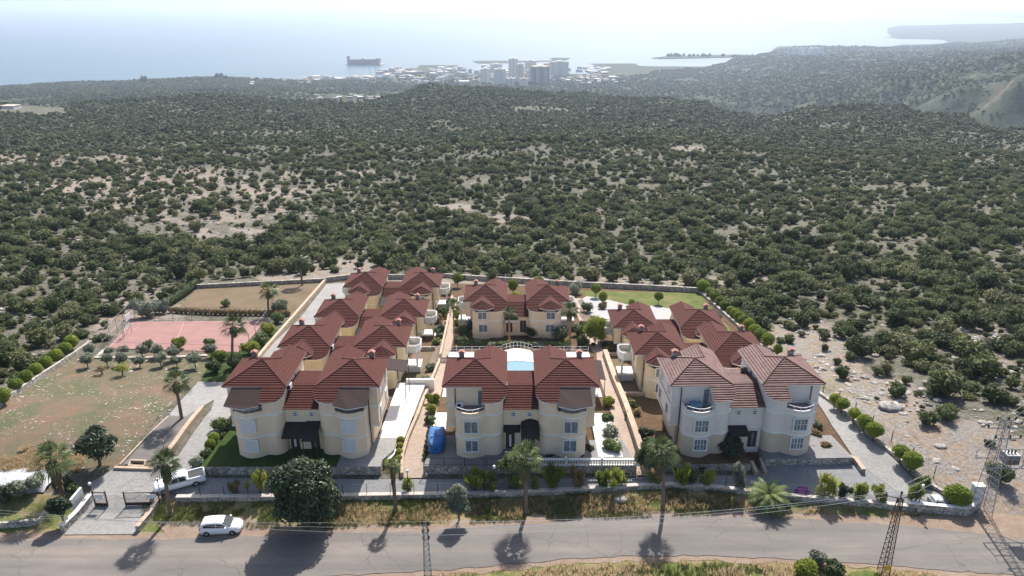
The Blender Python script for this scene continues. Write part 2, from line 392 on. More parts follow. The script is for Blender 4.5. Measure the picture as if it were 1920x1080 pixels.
def asphalt():
    m, t, b = new_mat('asphalt'); p = coords(t); b.inputs['Roughness'].default_value = .85
    n = noise(t, p, .25, 6, .7, (.35, 1.4, 1)); f = noise(t, p, 9, 4, .8)
    c = ramp(t, n, [(.3, (.118, .105, .095)), (.55, (.156, .138, .124)), (.75, (.20, .174, .152))])
    c = mix(t, 1.0, c, ramp(t, f, [(.3, (.82, .82, .82)), (.7, (1.12, 1.12, 1.12))]), 'MULTIPLY')
    v = N(t, 'ShaderNodeTexVoronoi', feature='DISTANCE_TO_EDGE'); v.inputs['Scale'].default_value = .22
    nn = N(t, 'ShaderNodeTexNoise'); nn.inputs['Scale'].default_value = .8; nn.inputs['Detail'].default_value = 6; t.links.new(p, nn.inputs['Vector']); mp = mix(t, .85, p, nn.outputs[1], 'ADD'); tr = noise(t, p, .5, 4, .6, (.03, 1.1, 1)); c = mix(t, 1.0, c, ramp(t, tr, [(.3, (.78, .79, .80)), (.55, (1.0, 1.0, 1.0)), (.72, (1.3, 1.24, 1.16))]), 'MULTIPLY'); t.links.new(mp, v.inputs['Vector'])
    ck = ramp(t, v.outputs[0], [(0.0, 1.0), (.012, 0.0)]); ck = math_(t, 'MULTIPLY', ck, ramp(t, noise(t, p, .1, 2), [(.42, 0.0), (.56, .75)]))
    c = mix(t, ck, c, (.06, .055, .05)); setc(t, b, c); bump(t, b, f, .4, .02); return m
M['asphalt'] = asphalt()
def patchy(name, stops, s1=.3, s2=4, dots=None):
    m, t, b = new_mat(name); p = coords(t); b.inputs['Roughness'].default_value = .95; b.inputs['Specular IOR Level'].default_value = .1
    n = math_(t, 'ADD', math_(t, 'MULTIPLY', noise(t, p, s1, 8, .75), .6), math_(t, 'MULTIPLY', noise(t, p, s2, 8, .85), .4))
    c = ramp(t, n, stops)
    if dots:
        d = noise(t, p, 2.2, 3, .8); k = math_(t, 'MULTIPLY', ramp(t, d, [(.62, 0.0), (.65, 1.0)]), ramp(t, noise(t, p, .15, 2), [(.45, 0.0), (.55, 1.0)]))
        c = mix(t, k, c, dots)
    setc(t, b, c); bump(t, b, noise(t, p, 5, 5, .8), .7, .12); return m
M['soil'] = patchy('red_soil_field', [(.36, (.07, .088, .032)), (.46, (.105, .105, .06)), (.52, (.15, .115, .08)), (.58, (.185, .115, .08)), (.68, (.22, .165, .12))], .14, 3, (.6, .57, .52))
M['verge'] = patchy('grassy_verge', [(.38, (.06, .095, .02)), (.48, (.12, .14, .04)), (.52, (.22, .18, .09)), (.62, (.30, .22, .14)), (.7, (.26, .165, .105))], .22, 3)
M['dirt'] = patchy('roadside_dirt', [(.35, (.18, .13, .095)), (.5, (.25, .185, .14)), (.65, (.30, .25, .20))], .4, 4)
M['lawn'] = patchy('lawn', [(.35, (.05, .085, .018)), (.5, (.11, .125, .04)), (.62, (.20, .16, .08))], .3, 3)
M['green'] = patchy('green_grass', [(.35, (.02, .038, .010)), (.65, (.055, .085, .022))], .6, 5)
M['drylawn'] = patchy('dry_lawn', [(.35, (.095, .08, .04)), (.5, (.155, .115, .075)), (.65, (.19, .135, .095))], .2, 3)
M['bed'] = patchy('garden_bed', [(.35, (.05, .04, .022)), (.55, (.13, .08, .05)), (.68, (.09, .10, .035))], .8, 4)
M['court'] = plain('pink_court', (.27, .15, .135), .85, .10, .5)
M['courtline'] = plain('court_line', (.38, .27, .25), .8)
def stonewall(name, col, sc=2.2):
    m, t, b = new_mat(name); p = coords(t); b.inputs['Roughness'].default_value = .9
    v = N(t, 'ShaderNodeTexVoronoi', feature='DISTANCE_TO_EDGE'); v.inputs['Scale'].default_value = sc; t.links.new(p, v.inputs['Vector'])
    v2 = N(t, 'ShaderNodeTexVoronoi'); v2.inputs['Scale'].default_value = sc; t.links.new(p, v2.inputs['Vector'])
    sxx = N(t, 'ShaderNodeSeparateColor'); t.links.new(v2.outputs['Color'], sxx.inputs[0])
    st = ramp(t, sxx.outputs[0], [(0.0, tuple(c * .62 for c in col)), (.5, col), (1.0, tuple(min(1, c * 1.25) for c in col))])
    c = mix(t, ramp(t, v.outputs[0], [(0.02, 1.0), (.09, 0.0)]), st, tuple(c * .33 for c in col))
    setc(t, b, c); bump(t, b, v.outputs[0], .6, .1); return m
M['stone'] = stonewall('rubble_stone_wall', (.42, .38, .33)); M['pinkwall'] = plain('pinkish_wall', (.42, .32, .24), .85, .15, 1.2)
M['pool'] = plain('pool_water', (.15, .27, .36), .08, .08, 1.5)
M['bark'] = plain('tree_bark', (.14, .10, .075), .9, .3, 4, 0, .05); M['palmbark'] = plain('palm_bark', (.20, .15, .12), .9, .35, 5, 0, .05)
M['palmbark2'] = plain('reddish_palm_bark', (.33, .19, .12), .9, .3, 5, 0, .05)
M['skirt'] = plain('dead_fronds', (.17, .125, .075), .9, .4, 4)
G4 = lambda a, b, c, d: [(.12, a), (.4, b), (.72, c), (.98, d)]
M['bush'] = foliage_mat('maquis_leaves', G4((.040, .054, .020), (.072, .094, .032), (.135, .148, .052), (.20, .18, .11)), .75, .28)
M['farbush'] = foliage_mat('maquis_leaves_far', G4((.042, .054, .024), (.066, .084, .034), (.11, .122, .052), (.16, .15, .10)))
M['palm'] = foliage_mat('palm_leaves', G4((.06, .085, .03), (.09, .12, .045), (.14, .17, .07), (.22, .23, .10)), .4, .3)
M['date'] = foliage_mat('date_palm_leaves', G4((.05, .08, .02), (.08, .12, .03), (.13, .17, .05), (.2, .22, .08)), .5, .2)
M['topiary'] = foliage_mat('topiary_leaves', G4((.12, .17, .018), (.16, .21, .022), (.21, .26, .03), (.28, .31, .045)), .7, .3)
M['olive'] = foliage_mat('olive_leaves', G4((.12, .14, .09), (.155, .175, .12), (.20, .22, .155), (.25, .26, .19)), .6, .2)
M['darktree'] = foliage_mat('dark_glossy_leaves', G4((.026, .042, .018), (.038, .058, .026), (.06, .082, .04), (.10, .125, .065)), .4)
M['yellowgreen'] = foliage_mat('yellow_green_leaves', G4((.14, .18, .025), (.21, .25, .035), (.30, .32, .06), (.46, .45, .12)), .7, .5)
M['garden'] = foliage_mat('garden_leaves', G4((.045, .07, .022), (.07, .105, .03), (.11, .15, .042), (.16, .2, .06)), .6, .22)
M['brownbush'] = foliage_mat('brownish_leaves', G4((.16, .11, .05), (.22, .15, .07), (.30, .22, .10), (.36, .28, .14)))
M['purple'] = foliage_mat('purple_flowers', G4((.25, .06, .22), (.35, .09, .3), (.42, .15, .38), (.3, .2, .25)))
M['drygrass'] = foliage_mat('dry_grass_blades', G4((.34, .25, .14), (.46, .35, .21), (.56, .44, .29), (.36, .34, .16)), .9, .6)
M['grassblade'] = foliage_mat('green_grass_blades', G4((.07, .11, .02), (.11, .15, .035), (.16, .18, .06), (.26, .22, .1)), .9, .25)
M['rock'] = plain('limestone', (.36, .335, .305), .95, .4, 1.6, 0, .15)
M['carwhite'] = plain('white_car_paint', (.78, .78, .80), .22, .02); M['glass'] = plain('dark_car_glass', (.02, .025, .03), .08, .2)
M['tyre'] = plain('tyre_rubber', (.02, .02, .02), .8); M['rim'] = plain('alloy_rim', (.4, .4, .42), .35, .1, 3, .7)
M['lamp_red'] = plain('red_lens', (.35, .01, .01), .3); M['lamp_clear'] = plain('clear_lens', (.6, .6, .62), .2)
def tarp():
    m, t, b = new_mat('blue_tarpaulin'); p = coords(t); b.inputs['Roughness'].default_value = .38
    n = noise(t, p, 1.6, 6, .7); setc(t, b, ramp(t, n, [(.3, (.012, .10, .34)), (.7, (.03, .22, .55))])); bump(t, b, noise(t, p, 2.5, 5, .7), 1.0, .3); return m
M['tarp'] = tarp()
M['concrete'] = plain('pale_concrete', (.46, .41, .36), .9, .15); M['bluecloth'] = plain('blue_cloth', (.12, .22, .32), .8); M['blueglass'] = plain('pale_blue_sheet', (.45, .60, .66), .25, .1)
M['rust'] = plain('rusty_steel', (.13, .09, .075), .7, .3, 3); M['plate'] = plain('yellow_plate', (.6, .4, .05), .6); M['wire'] = plain('wire', (.35, .35, .36), .5)
M['sheet'] = plain('grey_plastic_sheet', (.40, .41, .42), .45, .25, 1.5); M['castle'] = plain('castle_stone', (.36, .33, .30), .95, .15, .05)

# bare rocky clearings of the scrubland: centre, half axes and bareness
OPEN = [(880, 143, 290, 15, .85), (1700, 100, 260, 6, .5), (650, 182, 80, 9, .9), (340, 350, 330, 34, .5), (330, 395, 260, 26, .42), (430, 440, 90, 14, .6), (120, 300, 180, 14, .5), (270, 580, 90, 45, .35), (1640, 765, 85, 60, .85), (1770, 850, 150, 60, .85), (1500, 650, 95, 45, .75), (1900, 930, 140, 90, .9), (640, 500, 60, 16, .7), (560, 520, 80, 10, .6),
        (1100, 527, 400, 9, .6), (230, 610, 60, 22, .6), (1010, 205, 60, 6, .9), (60, 205, 70, 10, 1.0), (1290, 280, 30, 6, .8), (1860, 640, 110, 60, .35), (850, 390, 40, 8, .8), (950, 410, 40, 7, .8), (210, 200, 200, 12, .3), (620, 245, 160, 14, .25), (650, 325, 60, 6, .8), (1560, 690, 60, 40, .6)]
def openness(px, py):
    k = np.zeros(px.shape); nz = np.clip(.25 + 2.1 * (fbm(px / 42, py / 13, 4, 55) - .22), .15, 1.15)
    for x, y, a, b, v in OPEN: k = np.maximum(k, v * np.clip(1.6 - ((px - x) / a) ** 2 - ((py - y) / b) ** 2, 0, 1) * (nz if (py is not None and y < 480 and a > 80) else 1))
    return k
# ------------------------------------------------------------------ ground, sea, far coast
ROWS = np.unique(np.concatenate([np.arange(24, 60, 4.), np.arange(60, 152, 1.5), YB, np.arange(152, 260, 1.6),
                                 260 * np.exp(np.arange(0, math.log(10200 / 260), .0085))]))
SS = np.unique(np.concatenate([np.linspace(-1.6, -.82, 20), np.linspace(-.82, .95, 420), np.linspace(.95, 1.6, 16)]))
YY, SG = np.meshgrid(ROWS, SS, indexing='ij'); XX = SG * YY
ZZ = gz(XX.ravel(), YY.ravel()).reshape(XX.shape)
COMP = [P(*q)[:2] for q in [(-500, 830), (0, 735), (60, 700), (150, 640), (195, 640), (250, 575), (325, 570), (372, 526), (610, 516), (1310, 540), (1560, 735), (1700, 830), (1825, 935), (1850, 960)]] + [(90, 66), (90, 20), (-120, 20), (-120, 66)]
out = ~inpoly(XX.ravel(), YY.ravel(), COMP).reshape(XX.shape)
bmpz = (fbm(XX / 7, YY / 7, 4, 5) - .5) * 1.1 * np.clip((YY - 80) / 60, 0.35, 1)
ZZ = ZZ + np.where(out & (YY > 66) & (YY < 900), bmpz, 0)
nr, ns = XX.shape; idx = np.arange(nr * ns).reshape(nr, ns)
fs = np.stack([idx[:-1, :-1], idx[:-1, 1:], idx[1:, 1:], idx[1:, :-1]], -1).reshape(-1, 4)
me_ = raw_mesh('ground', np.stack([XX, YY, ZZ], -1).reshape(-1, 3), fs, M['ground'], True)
zc_ = YY * CS + (H - ZZ) * SN; PX_, PY_ = 960 + F * XX / zc_, 540 + F * ((H - ZZ) * CS - YY * SN) / zc_
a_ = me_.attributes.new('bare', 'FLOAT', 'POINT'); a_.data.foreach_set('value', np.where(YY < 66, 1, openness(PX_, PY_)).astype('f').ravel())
o = link('ground', me_); o['kind'] = 'structure'
def ground_z(x, y): return G(x, y)
o = MB().add([(-90000, 1200, SEA), (90000, 1200, SEA), (120000, 110000, SEA), (-120000, 110000, SEA)], [(0, 1, 2, 3)]).build('sea', M['sea']); o['kind'] = 'structure'
m_ = MB()
fpoly = []
for q in [(1600, 13.5), (1660, 18), (1740, 22), (1830, 27), (1920, 34), (2100, 44), (2500, 60), (2500, 14), (1920, 11), (1700, 11)]:
    d = (H - SEA) / math.tan(TH + math.atan((q[1] - 540) / F)); a = (q[0] - 960) / F
    k = CS - (q[1] - 540) / F * SN; fpoly.append((a / k * d, d))
m_.prism(fpoly, SEA - 5, SEA + 12); o = m_.build('far_coast', M['ground']); o['kind'] = 'structure'

# ------------------------------------------------------------------ sheets on the ground
far_edge = [(-200, 1012), (0, 1014), (120, 1012), (300, 1013), (450, 1008), (560, 1003), (700, 1000), (800, 996), (900, 989), (1000, 982), (1100, 975), (1200, 970), (1320, 969), (1430, 971), (1550, 976), (1700, 988), (1830, 1000), (1920, 1012), (2150, 1045)]
near_edge = [(2150, 1120), (1920, 1083), (1800, 1072), (1650, 1060), (1500, 1051), (1380, 1045), (1250, 1043), (1150, 1045), (1050, 1051), (950, 1060), (800, 1072), (600, 1083), (400, 1092), (0, 1100), (-200, 1100)]
drape('roadside_strip', [(-260, 905), (-100, 905), (0, 925), (300, 933), (600, 936), (1000, 925), (1260, 912), (1480, 928), (1800, 962), (1830, 955), (2300, 1010), (2300, 1300), (-300, 1300)], .02, M['verge'])
sh = [(p[0], p[1] - 14) for p in far_edge] + [(p[0], p[1] + 9) for p in near_edge]
drape('road_shoulder', sh, .05, M['dirt'], rough=1.2)
drape('dirt_patch', [(300, 985), (380, 968), (470, 972), (560, 990), (520, 1010), (330, 1014)], .065, M['dirt'], rough=1.6)
drape('dirt_track', [(1800, 968), (1850, 955), (2000, 985), (2200, 1020), (2200, 1060), (1900, 1020), (1700, 990), (1500, 978), (1500, 970), (1640, 972)], .07, M['dirt'], rough=1.2)
drape('road', far_edge + near_edge, .09, M['asphalt'], rough=.55)
drape('field', [(-300, 830), (0, 752), (135, 672), (165, 668), (390, 655), (420, 700), (372, 715), (225, 872), (150, 880), (0, 885), (-300, 900)], .03, M['soil'], rough=.8)
drape('entrance_paving', [(120, 1004), (168, 935), (172, 905), (215, 880), (290, 882), (372, 890), (372, 925), (330, 925), (290, 935), (258, 1003)], .11, M['pav_light'])
pt = MB(); c_ = P(292, 920)
def paving_ring(cx, cy, ra, rb, a0=0, a1=360):
    n = 40; pts = [Vector((c_.x + cx + ra * math.cos(math.radians(a0 + (a1 - a0) * i / n)), c_.y + cy + rb * math.sin(math.radians(a0 + (a1 - a0) * i / n)))) for i in range(n + 1)]
    ribbon(pt, pts, .09, lambda p: gw(p) + .08, lambda p: gw(p) + .118)
paving_ring(0, 0, 3.9, 3.9, 100, 262); paving_ring(-.3, .2, 1.5, 1.5, 90, 270); paving_ring(-.4, .2, .7, .7); paving_ring(-.6, 2.2, .75, .9); paving_ring(-2.4, 1.2, 1.1, .6); paving_ring(-2.5, -.7, 1.1, .6); paving_ring(-.9, -2.3, .9, .8)
o = pt.build('paving_pattern', M['pav_dark']); o['kind'] = 'structure'
drape('parking_lane', [(330, 896), (372, 897), (520, 899), (800, 900), (1190, 897), (1245, 893), (1420, 893), (1430, 865), (1585, 858), (1605, 862), (1690, 925), (1812, 955), (1700, 950), (1500, 925), (1250, 913), (1000, 926), (600, 930), (330, 930)], .10, M['pav_grey'])
drape('driveway', [(372, 716), (419, 718), (436, 745), (432, 790), (405, 850), (372, 890), (285, 882), (335, 855), (396, 770), (402, 750), (330, 800), (318, 778)], .07, M['pav_light'])
drape('asphalt_ramp', [(316, 780), (348, 782), (372, 768), (335, 830), (300, 862), (230, 873), (262, 840)], .10, M['asphalt'])
drape('rear_driveway', [(612, 533), (652, 530), (648, 575), (575, 640), (500, 680), (438, 735), (420, 720), (500, 655), (560, 600)], .07, M['pav_light'])
drape('right_driveway', [(1524, 745), (1556, 742), (1625, 812), (1725, 912), (1812, 955), (1690, 930), (1603, 864), (1560, 800)], .12, M['pav_light'])
drape('court', [(200, 654), (249, 604), (497, 602), (480, 625), (447, 661)], .10, M['court'])
cl_ = MB()
def ground_line(mb, a, b, w_=.09, z=.125):
    pts = densify([P(*a)[:2], P(*b)[:2]], 3); ribbon(mb, pts, w_, lambda p: gw(p) + .02, lambda p: gw(p) + z)
for a, b in [((205, 653), (446, 658)), ((250, 606), (494, 604)), ((205, 653), (250, 606)), ((446, 658), (494, 604)), ((243, 613), (490, 611)), ((215, 640), (457, 644)), ((345, 605), (325, 655)), ((262, 612), (225, 640)), ((474, 612), (440, 643))]:
    ground_line(cl_, a, b)
o = cl_.build('court_markings', M['courtline']); o['kind'] = 'structure'
drape('rear_lawn', [(340, 572), (374, 538), (608, 529), (600, 545), (548, 592), (400, 583), (330, 582)], .05, M['drylawn'])
drape('orchard_grass', [(385, 700), (395, 660), (440, 650), (470, 640), (505, 612), (520, 620), (500, 660), (440, 715), (375, 717)], .05, M['green'], rough=1.5)
drape('rear_garden_lawn', [(1085, 545), (1312, 550), (1330, 575), (1400, 650), (1350, 640), (1240, 580), (1110, 565)], .05, M['lawn'])
drape('gravel_patch', [(1083, 565), (1100, 556), (1130, 560), (1190, 575), (1225, 574), (1262, 580), (1255, 600), (1200, 602), (1140, 600), (1100, 590)], .08, M['gravel'])
drape('garden_ground', [(640, 524), (1310, 547), (1420, 640), (1530, 750), (1560, 800), (1605, 862), (1430, 880), (1190, 892), (380, 885), (400, 850), (436, 790), (440, 735), (500, 680), (575, 640), (648, 575)], .02, M['bed'])
drape('lawn_strip', [(752, 735), (776, 660), (815, 659), (800, 735)], .06, M['drylawn'])
drape('garden_path', [(754, 897), (797, 897), (806, 840), (822, 760), (838, 690), (853, 620), (856, 560), (846, 556), (838, 610), (824, 665), (808, 720), (799, 742), (783, 785), (764, 830), (754, 862)], .09, M['pink_stone'])
drape('side_path', [(1187, 892), (1212, 893), (1180, 800), (1148, 720), (1132, 668), (1118, 660), (1121, 700), (1150, 790)], .09, M['pink_stone'])
drape('side_lawn', [(1133, 671), (1172, 671), (1200, 735), (1150, 735)], .06, M['drylawn'])
drape('side_garden_bed', [(1160, 745), (1205, 745), (1235, 830), (1200, 850)], .06, M['bed'])
drape('front_garden_lawn', [(385, 880), (420, 800), (440, 800), (500, 882)], .16, M['green'])
drape('back_path', [(1110, 660), (1135, 668), (1085, 590), (1092, 560), (1070, 560)], .08, M['pink_stone'])

# ------------------------------------------------------------------ villas
PITCH = .445
def clip_band(poly, key, lo, hi):
    def half(pl, f):
        r = []
        for i in range(len(pl)):
            a, b = pl[i], pl[(i + 1) % len(pl)]; fa, fb = f(a), f(b)
            if fa >= 0: r.append(a)
            if (fa >= 0) != (fb >= 0): r.append(a.lerp(b, fa / (fa - fb)))
        return r
    p = half(poly, lambda q: key(q) - lo)
    return half(p, lambda q: hi - key(q)) if len(p) > 2 else []
def courses(mb, poly, step=.33, lift=.085):
    poly = [Vector(p) for p in poly]
    n = Vector((0, 0, 0))
    for i in range(len(poly)): n += (poly[i] - poly[0]).cross(poly[(i + 1) % len(poly)] - poly[0])
    n.normalize(); n = -n if n.z < 0 else n
    up = (Vector((0, 0, 1)) - n * n.z).normalized(); key = lambda q: q.dot(up)
    ks = [key(p) for p in poly]; lo, hi = min(ks), max(ks); k = lo
    while k < hi - 1e-4:
        k2 = min(k + step, hi); b = clip_band(poly, key, k, k2)
        if len(b) > 2:
            vs = [p + n * (lift * (1 - (key(p) - k) / step) + .01) for p in b]; m = len(b)
            mb.add(vs, [tuple(range(m))])
            for i in range(m):
                a, c = b[i], b[(i + 1) % m]
                if abs(key(a) - k) < 1e-5 and abs(key(c) - k) < 1e-5:
                    mb.add([a - n * .02, c - n * .02, vs[(i + 1) % m], vs[i]], [(0, 1, 2, 3)])
        k = k2
def arc(cx, cy, r, a0, a1, n):
    return [(cx + r * math.cos(math.radians(a0 + (a1 - a0) * i / n)), cy + r * math.sin(math.radians(a0 + (a1 - a0) * i / n))) for i in range(n + 1)]
def bow_pts(y0=-1.5, y1=-2.3, u0=7.3, u1=4.0, n=10):
    return [(u0 + (u1 - u0) * i / n, y0 + (y1 - y0) * math.sin(PI * i / n)) for i in range(n + 1)]
def bow_y(u): return -1.5 - .8 * math.sin(PI * (7.3 - u) / 3.3)
def make_unit(root, s, st, mw, mr, mlow, awning, shut, side_balcony=True, chim='box', recess_item=None, upper_beige=False):
    Hh = 7.8 if st == 3 else 5.3; fl = 2.6
    X = lambda u: s * u
    def pl(pts): return [(X(u), y) for u, y in pts]
    bow = bow_pts(); inner = [(4.0, -1.6), (3.2, -1.6)] + arc(3.2, -.4, 1.2, -90, -180, 8)[1:]
    plan = [(8.45, 6.9), (8.45, .4), (7.3, .4)] + bow + inner[1:] + [(2.0, 0.0), (2.0, 8.3), (5.2, 8.3), (5.2, 6.9)]
    gplan = [(7.6, 6.9), (7.6, .9), (7.3, .9)] + bow + inner[1:] + [(2.0, 8.3), (5.2, 8.3), (5.2, 6.9)]
    roofz = lambda x, y: min(Hh, Hh + PITCH * y) - .06
    topplan = [(8.45, 6.9), (8.45, .4), (4.0, .4), (4.0, 0), (4.0, -1.6)] + inner[1:] + [(2.0, 0.0), (2.0, 8.3), (5.2, 8.3), (5.2, 6.9)]
    lo = MB(); lo.prism(pl(gplan), -3.0, fl, top=False); lo.build('ground_floor_wall', mlow, root)
    up = MB()
    if st == 3:
        up.prism(pl(plan), fl, 2 * fl); up.prism(pl(topplan), 2 * fl, roofz, top=False, bot=False)
        # parapet of the terrace over the bow
        pp = [Vector((X(u), y)) for u, y in [(7.3, .4)] + bow]
        ribbon(up, [Vector((p.x * (1 - .004), p.y + .06)) for p in pp], .14, lambda p: 2 * fl - .01, lambda p: 2 * fl + .55)
    else:
        up.prism(pl(plan), fl, roofz, top=False)
    up.build('upper_wall', mw, root)
    for z, full in ([(fl, plan), (2 * fl, plan)] if st == 3 else [(fl, plan)]):
        bd = MB()
        q = [Vector((X(u), y)) for u, y in full]; q = q + [q[0], q[1]]
        ribbon(bd, q, .14, lambda p, z=z: z - .12, lambda p, z=z: z + .11)
        bd.build('band', M['trim'], root)
    # ---- roof
    e = Hh; ap = (5.225, 3.65, Hh + 1.62); r2 = Hh + .89
    v3 = lambda u, y, z: (X(u), y, z)
    rf = MB()
    lowx = 4.35
    front = [(8.85, 0, e), (1.6, 0, e), ap]
    courses(rf, [v3(*p) for p in front])
    ez = lambda y: e + PITCH * y
    cor = [(3.0 + 1.4 * math.cos(math.radians(a)), -.6 + 1.4 * math.sin(math.radians(a))) for a in range(180, 271, 15)]
    low = [(1.6, 0), (1.6, -.6)] + cor[1:] + [(lowx, -2.0), (lowx, 0)]
    courses(rf, [v3(u, y, ez(y)) for u, y in low])
    courses(rf, [v3(*p) for p in [(8.85, 0, e), ap, (8.85, 7.3, e)]])
    courses(rf, [v3(*p) for p in [(1.6, 0, e), (1.6, 8.9, e), (3.6, 8.9, r2), (3.6, 5.3, r2), ap]])
    courses(rf, [v3(*p) for p in [(8.85, 7.3, e), ap, (3.6, 5.3, r2), (5.6, 7.3, e)]])
    courses(rf, [v3(*p) for p in [(5.6, 7.3, e), (3.6, 5.3, r2), (3.6, 8.9, r2), (5.6, 8.9, e)]])
    if st == 2:
        be = Hh - .28; br = be + .87; fy = -.95
        ym = (br - e) / PITCH; yl = (be - e) / PITCH
        courses(rf, [v3(*p) for p in [(3.7, -1.8, be), (5.65, fy, br), (5.65, ym, br), (3.7, yl, be)]])
        courses(rf, [v3(*p) for p in [(7.6, -1.8, be), (5.65, fy, br), (5.65, ym, br), (7.6, yl, be)]])
        fan = [(3.7, -1.8), (4.3, -2.35), (5.15, -2.7), (6.15, -2.7), (7.0, -2.35), (7.6, -1.8)]
        for a, b in zip(fan[:-1], fan[1:]): courses(rf, [v3(*a, be), v3(*b, be), v3(5.65, fy, br)], .28)
    roof = rf.build('roof', mr, root)
    rc = MB(); k = .07
    caps = [((8.85, 0, e), ap), ((1.6, 0, e), ap), ((8.85, 7.3, e), ap), (ap, (3.6, 5.3, r2)), ((3.6, 5.3, r2), (3.6, 8.9, r2))]
    if st == 2: caps += [((5.65, fy, br), (5.65, ym, br)), ((5.65, ym, br), (3.7, yl, be)), ((5.65, ym, br), (7.6, yl, be))] + [((*q, be), (5.65, fy, br)) for q in fan]
    for a, b in caps: rc.tube([Vector(v3(*a)) + Vector((0, 0, k)), Vector(v3(*b)) + Vector((0, 0, k))], .075, 5)
    rc.build('ridge_cap', M['ridge'], roof)
    ev = MB()
    ev.prism(pl([(8.8, .05), (8.8, 7.25), (5.55, 7.25), (5.55, 8.85), (1.65, 8.85), (1.65, .05)]), e - .16, e - .015)
    ev.prism(pl([(u * .99 + .04, y * .985) for u, y in low]), lambda x, y: ez(y) - .17, lambda x, y: ez(y) - .02)
    gb = [(1.65, 8.7, e - .02), (5.55, 8.7, e - .02), (3.6, 8.7, r2 - .03)]
    ev.add([v3(*p) for p in gb] + [v3(p[0], 8.86, p[2]) for p in gb], [(0, 1, 2), (3, 4, 5), (0, 1, 4, 3), (1, 2, 5, 4), (2, 0, 3, 5)])
    if st == 2: ev.prism(pl([(3.75, 0)] + [(u * 1.0, y) for u, y in fan] + [(7.55, 0)]), be - .14, be - .015)
    ev.build('eaves', M['trim'], root)
    # chimney at the outer rear hip
    ch = MB(); cu, cy = 7.0, 6.1; ch.box(X(cu) - .30, X(cu) + .30, cy - .26, cy + .26, e - .1, e + 1.35)
    c_ = ch.build('chimney', M['chim'] if mr != M['roof_worn'] else M['stone'], roof)
    cp = MB(); cp.box(X(cu) - .4, X(cu) + .4, cy - .35, cy + .35, e + 1.35, e + 1.44)
    cp.add([(X(cu) - .36, cy - .3, e + 1.442), (X(cu) + .36, cy - .3, e + 1.442), (X(cu) + .36, cy + .3, e + 1.442), (X(cu) - .36, cy + .3, e + 1.442), (X(cu), cy - .3, e + 1.66), (X(cu), cy + .3, e + 1.66)],
           [(0, 1, 4), (2, 3, 5), (0, 4, 5, 3), (1, 2, 5, 4)])
    cp.build('chimney_cap', M['chimcap'], c_)
    # ---- windows on the bow
    def window(u, z0, z1, w_, closed, y=None):
        y = bow_y(u) - .02 if y is None else y; x = X(u); f = MB()
        t_ = .11
        f.box(x - w_ / 2 - t_, x + w_ / 2 + t_, y - .08, y + .12, z1, z1 + t_); f.box(x - w_ / 2 - t_ - .04, x + w_ / 2 + t_ + .04, y - .14, y + .12, z0 - t_, z0)
        for a in (-1, 1): f.box(x + a * (w_ / 2 + t_ / 2) - t_ / 2, x + a * (w_ / 2 + t_ / 2) + t_ / 2, y - .08, y + .12, z0 - .001, z1 + .001)
        f.box(x - .035, x + .035, y - .065, y + .11, z0, z1)
        o = f.build('window', M['white'], root)
        if closed:
            g = MB(); g.box(x - w_ / 2, x + w_ / 2, y - .04, y + .1, z0, z1)
            for k in range(1, 9): g.box(x - w_ / 2 + .01, x + w_ / 2 - .01, y - .05, y - .03, z0 + (z1 - z0) * k / 9 - .012, z0 + (z1 - z0) * k / 9 + .012)
            g.build('shutter', M['shutter'], o)
        else:
            g = MB(); g.box(x - w_ / 2, x - .036, y - .03, y + .1, z0, z1); g.box(x + .036, x + w_ / 2, y - .03, y + .1, z0, z1)
            g.build('pane', M['pane'], o)
            if mw != M['pale']: return
            q = MB()
            for a in (-1, 1): q.box(x + a * w_ / 4 - .02, x + a * w_ / 4 + .02, y - .045, y - .02, z0, z1)
            q.box(x - w_ / 2, x + w_ / 2, y - .046, y - .021, (z0 + z1) / 2 - .02, (z0 + z1) / 2 + .02); q.build('glazing_bar', M['white'], o)
    if st == 3:
        window(5.55, 3.35, 4.75, 1.45, shut); window(5.5, .95, 2.3, 1.35, shut)
    else:
        window(5.6, 3.25, 4.45, 1.35, shut); window(5.5, .95, 2.2, 1.35, shut)
    # ---- outer side wall windows
    for y in (2.0, 5.6):
        for z in ([3.3, 5.9] if st == 3 else [3.3]):
            if side_balcony and st == 2 and y > 3 and z < 4: continue
            x = X(8.47); f = MB(); f.box(x - .05, x + .05, y - .55, y + .55, z - .1, z + 1.2)
            o = f.build('window', M['white'], root)
            g = MB(); g.box(x - .07, x + .07, y - .43, y - .03, z, z + 1.1); g.box(x - .07, x + .07, y + .03, y + .43, z, z + 1.1); g.build('pane', M['pane'], o)
    x = X(2.0)
    f = MB(); f.box(x - .05, x + .05, 2.4, 3.3, Hh - 1.5, Hh - .5); o = f.build('window', M['white'], root)
    g = MB(); g.box(x - .07, x + .07, 2.5, 3.2, Hh - 1.4, Hh - .6); g.build('pane', M['pane'], o)
    # ---- outer side balcony, chamfered, white
    if side_balcony and st == 2:
        bp = [(8.40, 4.2), (9.5, 4.2), (10.1, 4.8), (10.1, 6.5), (9.6, 7.0), (8.40, 7.0)]; b_ = MB()
        b_.prism(pl(bp), fl - .28, fl - .06); ribbon(b_, [Vector((X(u), y)) for u, y in bp], .13, lambda p: fl - .1, lambda p: fl + .9)
        bo = b_.build('balcony', M['white'], root)
        c = MB(); c.prism(pl([(8.42, 4.3), (9.45, 4.3), (10.02, 4.85), (10.02, 6.45), (9.55, 6.9), (8.42, 6.9)]), fl - .06, fl - .03); c.build('balcony_floor', M['yellow'], bo)
        r_ = MB(); q = [Vector((X(u), y, fl + 1.05)) for u, y in bp]; r_.tube(q, .035, 5)
        r_.build('handrail', M['rail'], bo)
        p_ = MB(); p_.box(X(9.6) - .14, X(9.6) + .14, 4.6, 4.9, -2.5, fl - .28); p_.build('balcony_pillar', M['white'], bo)
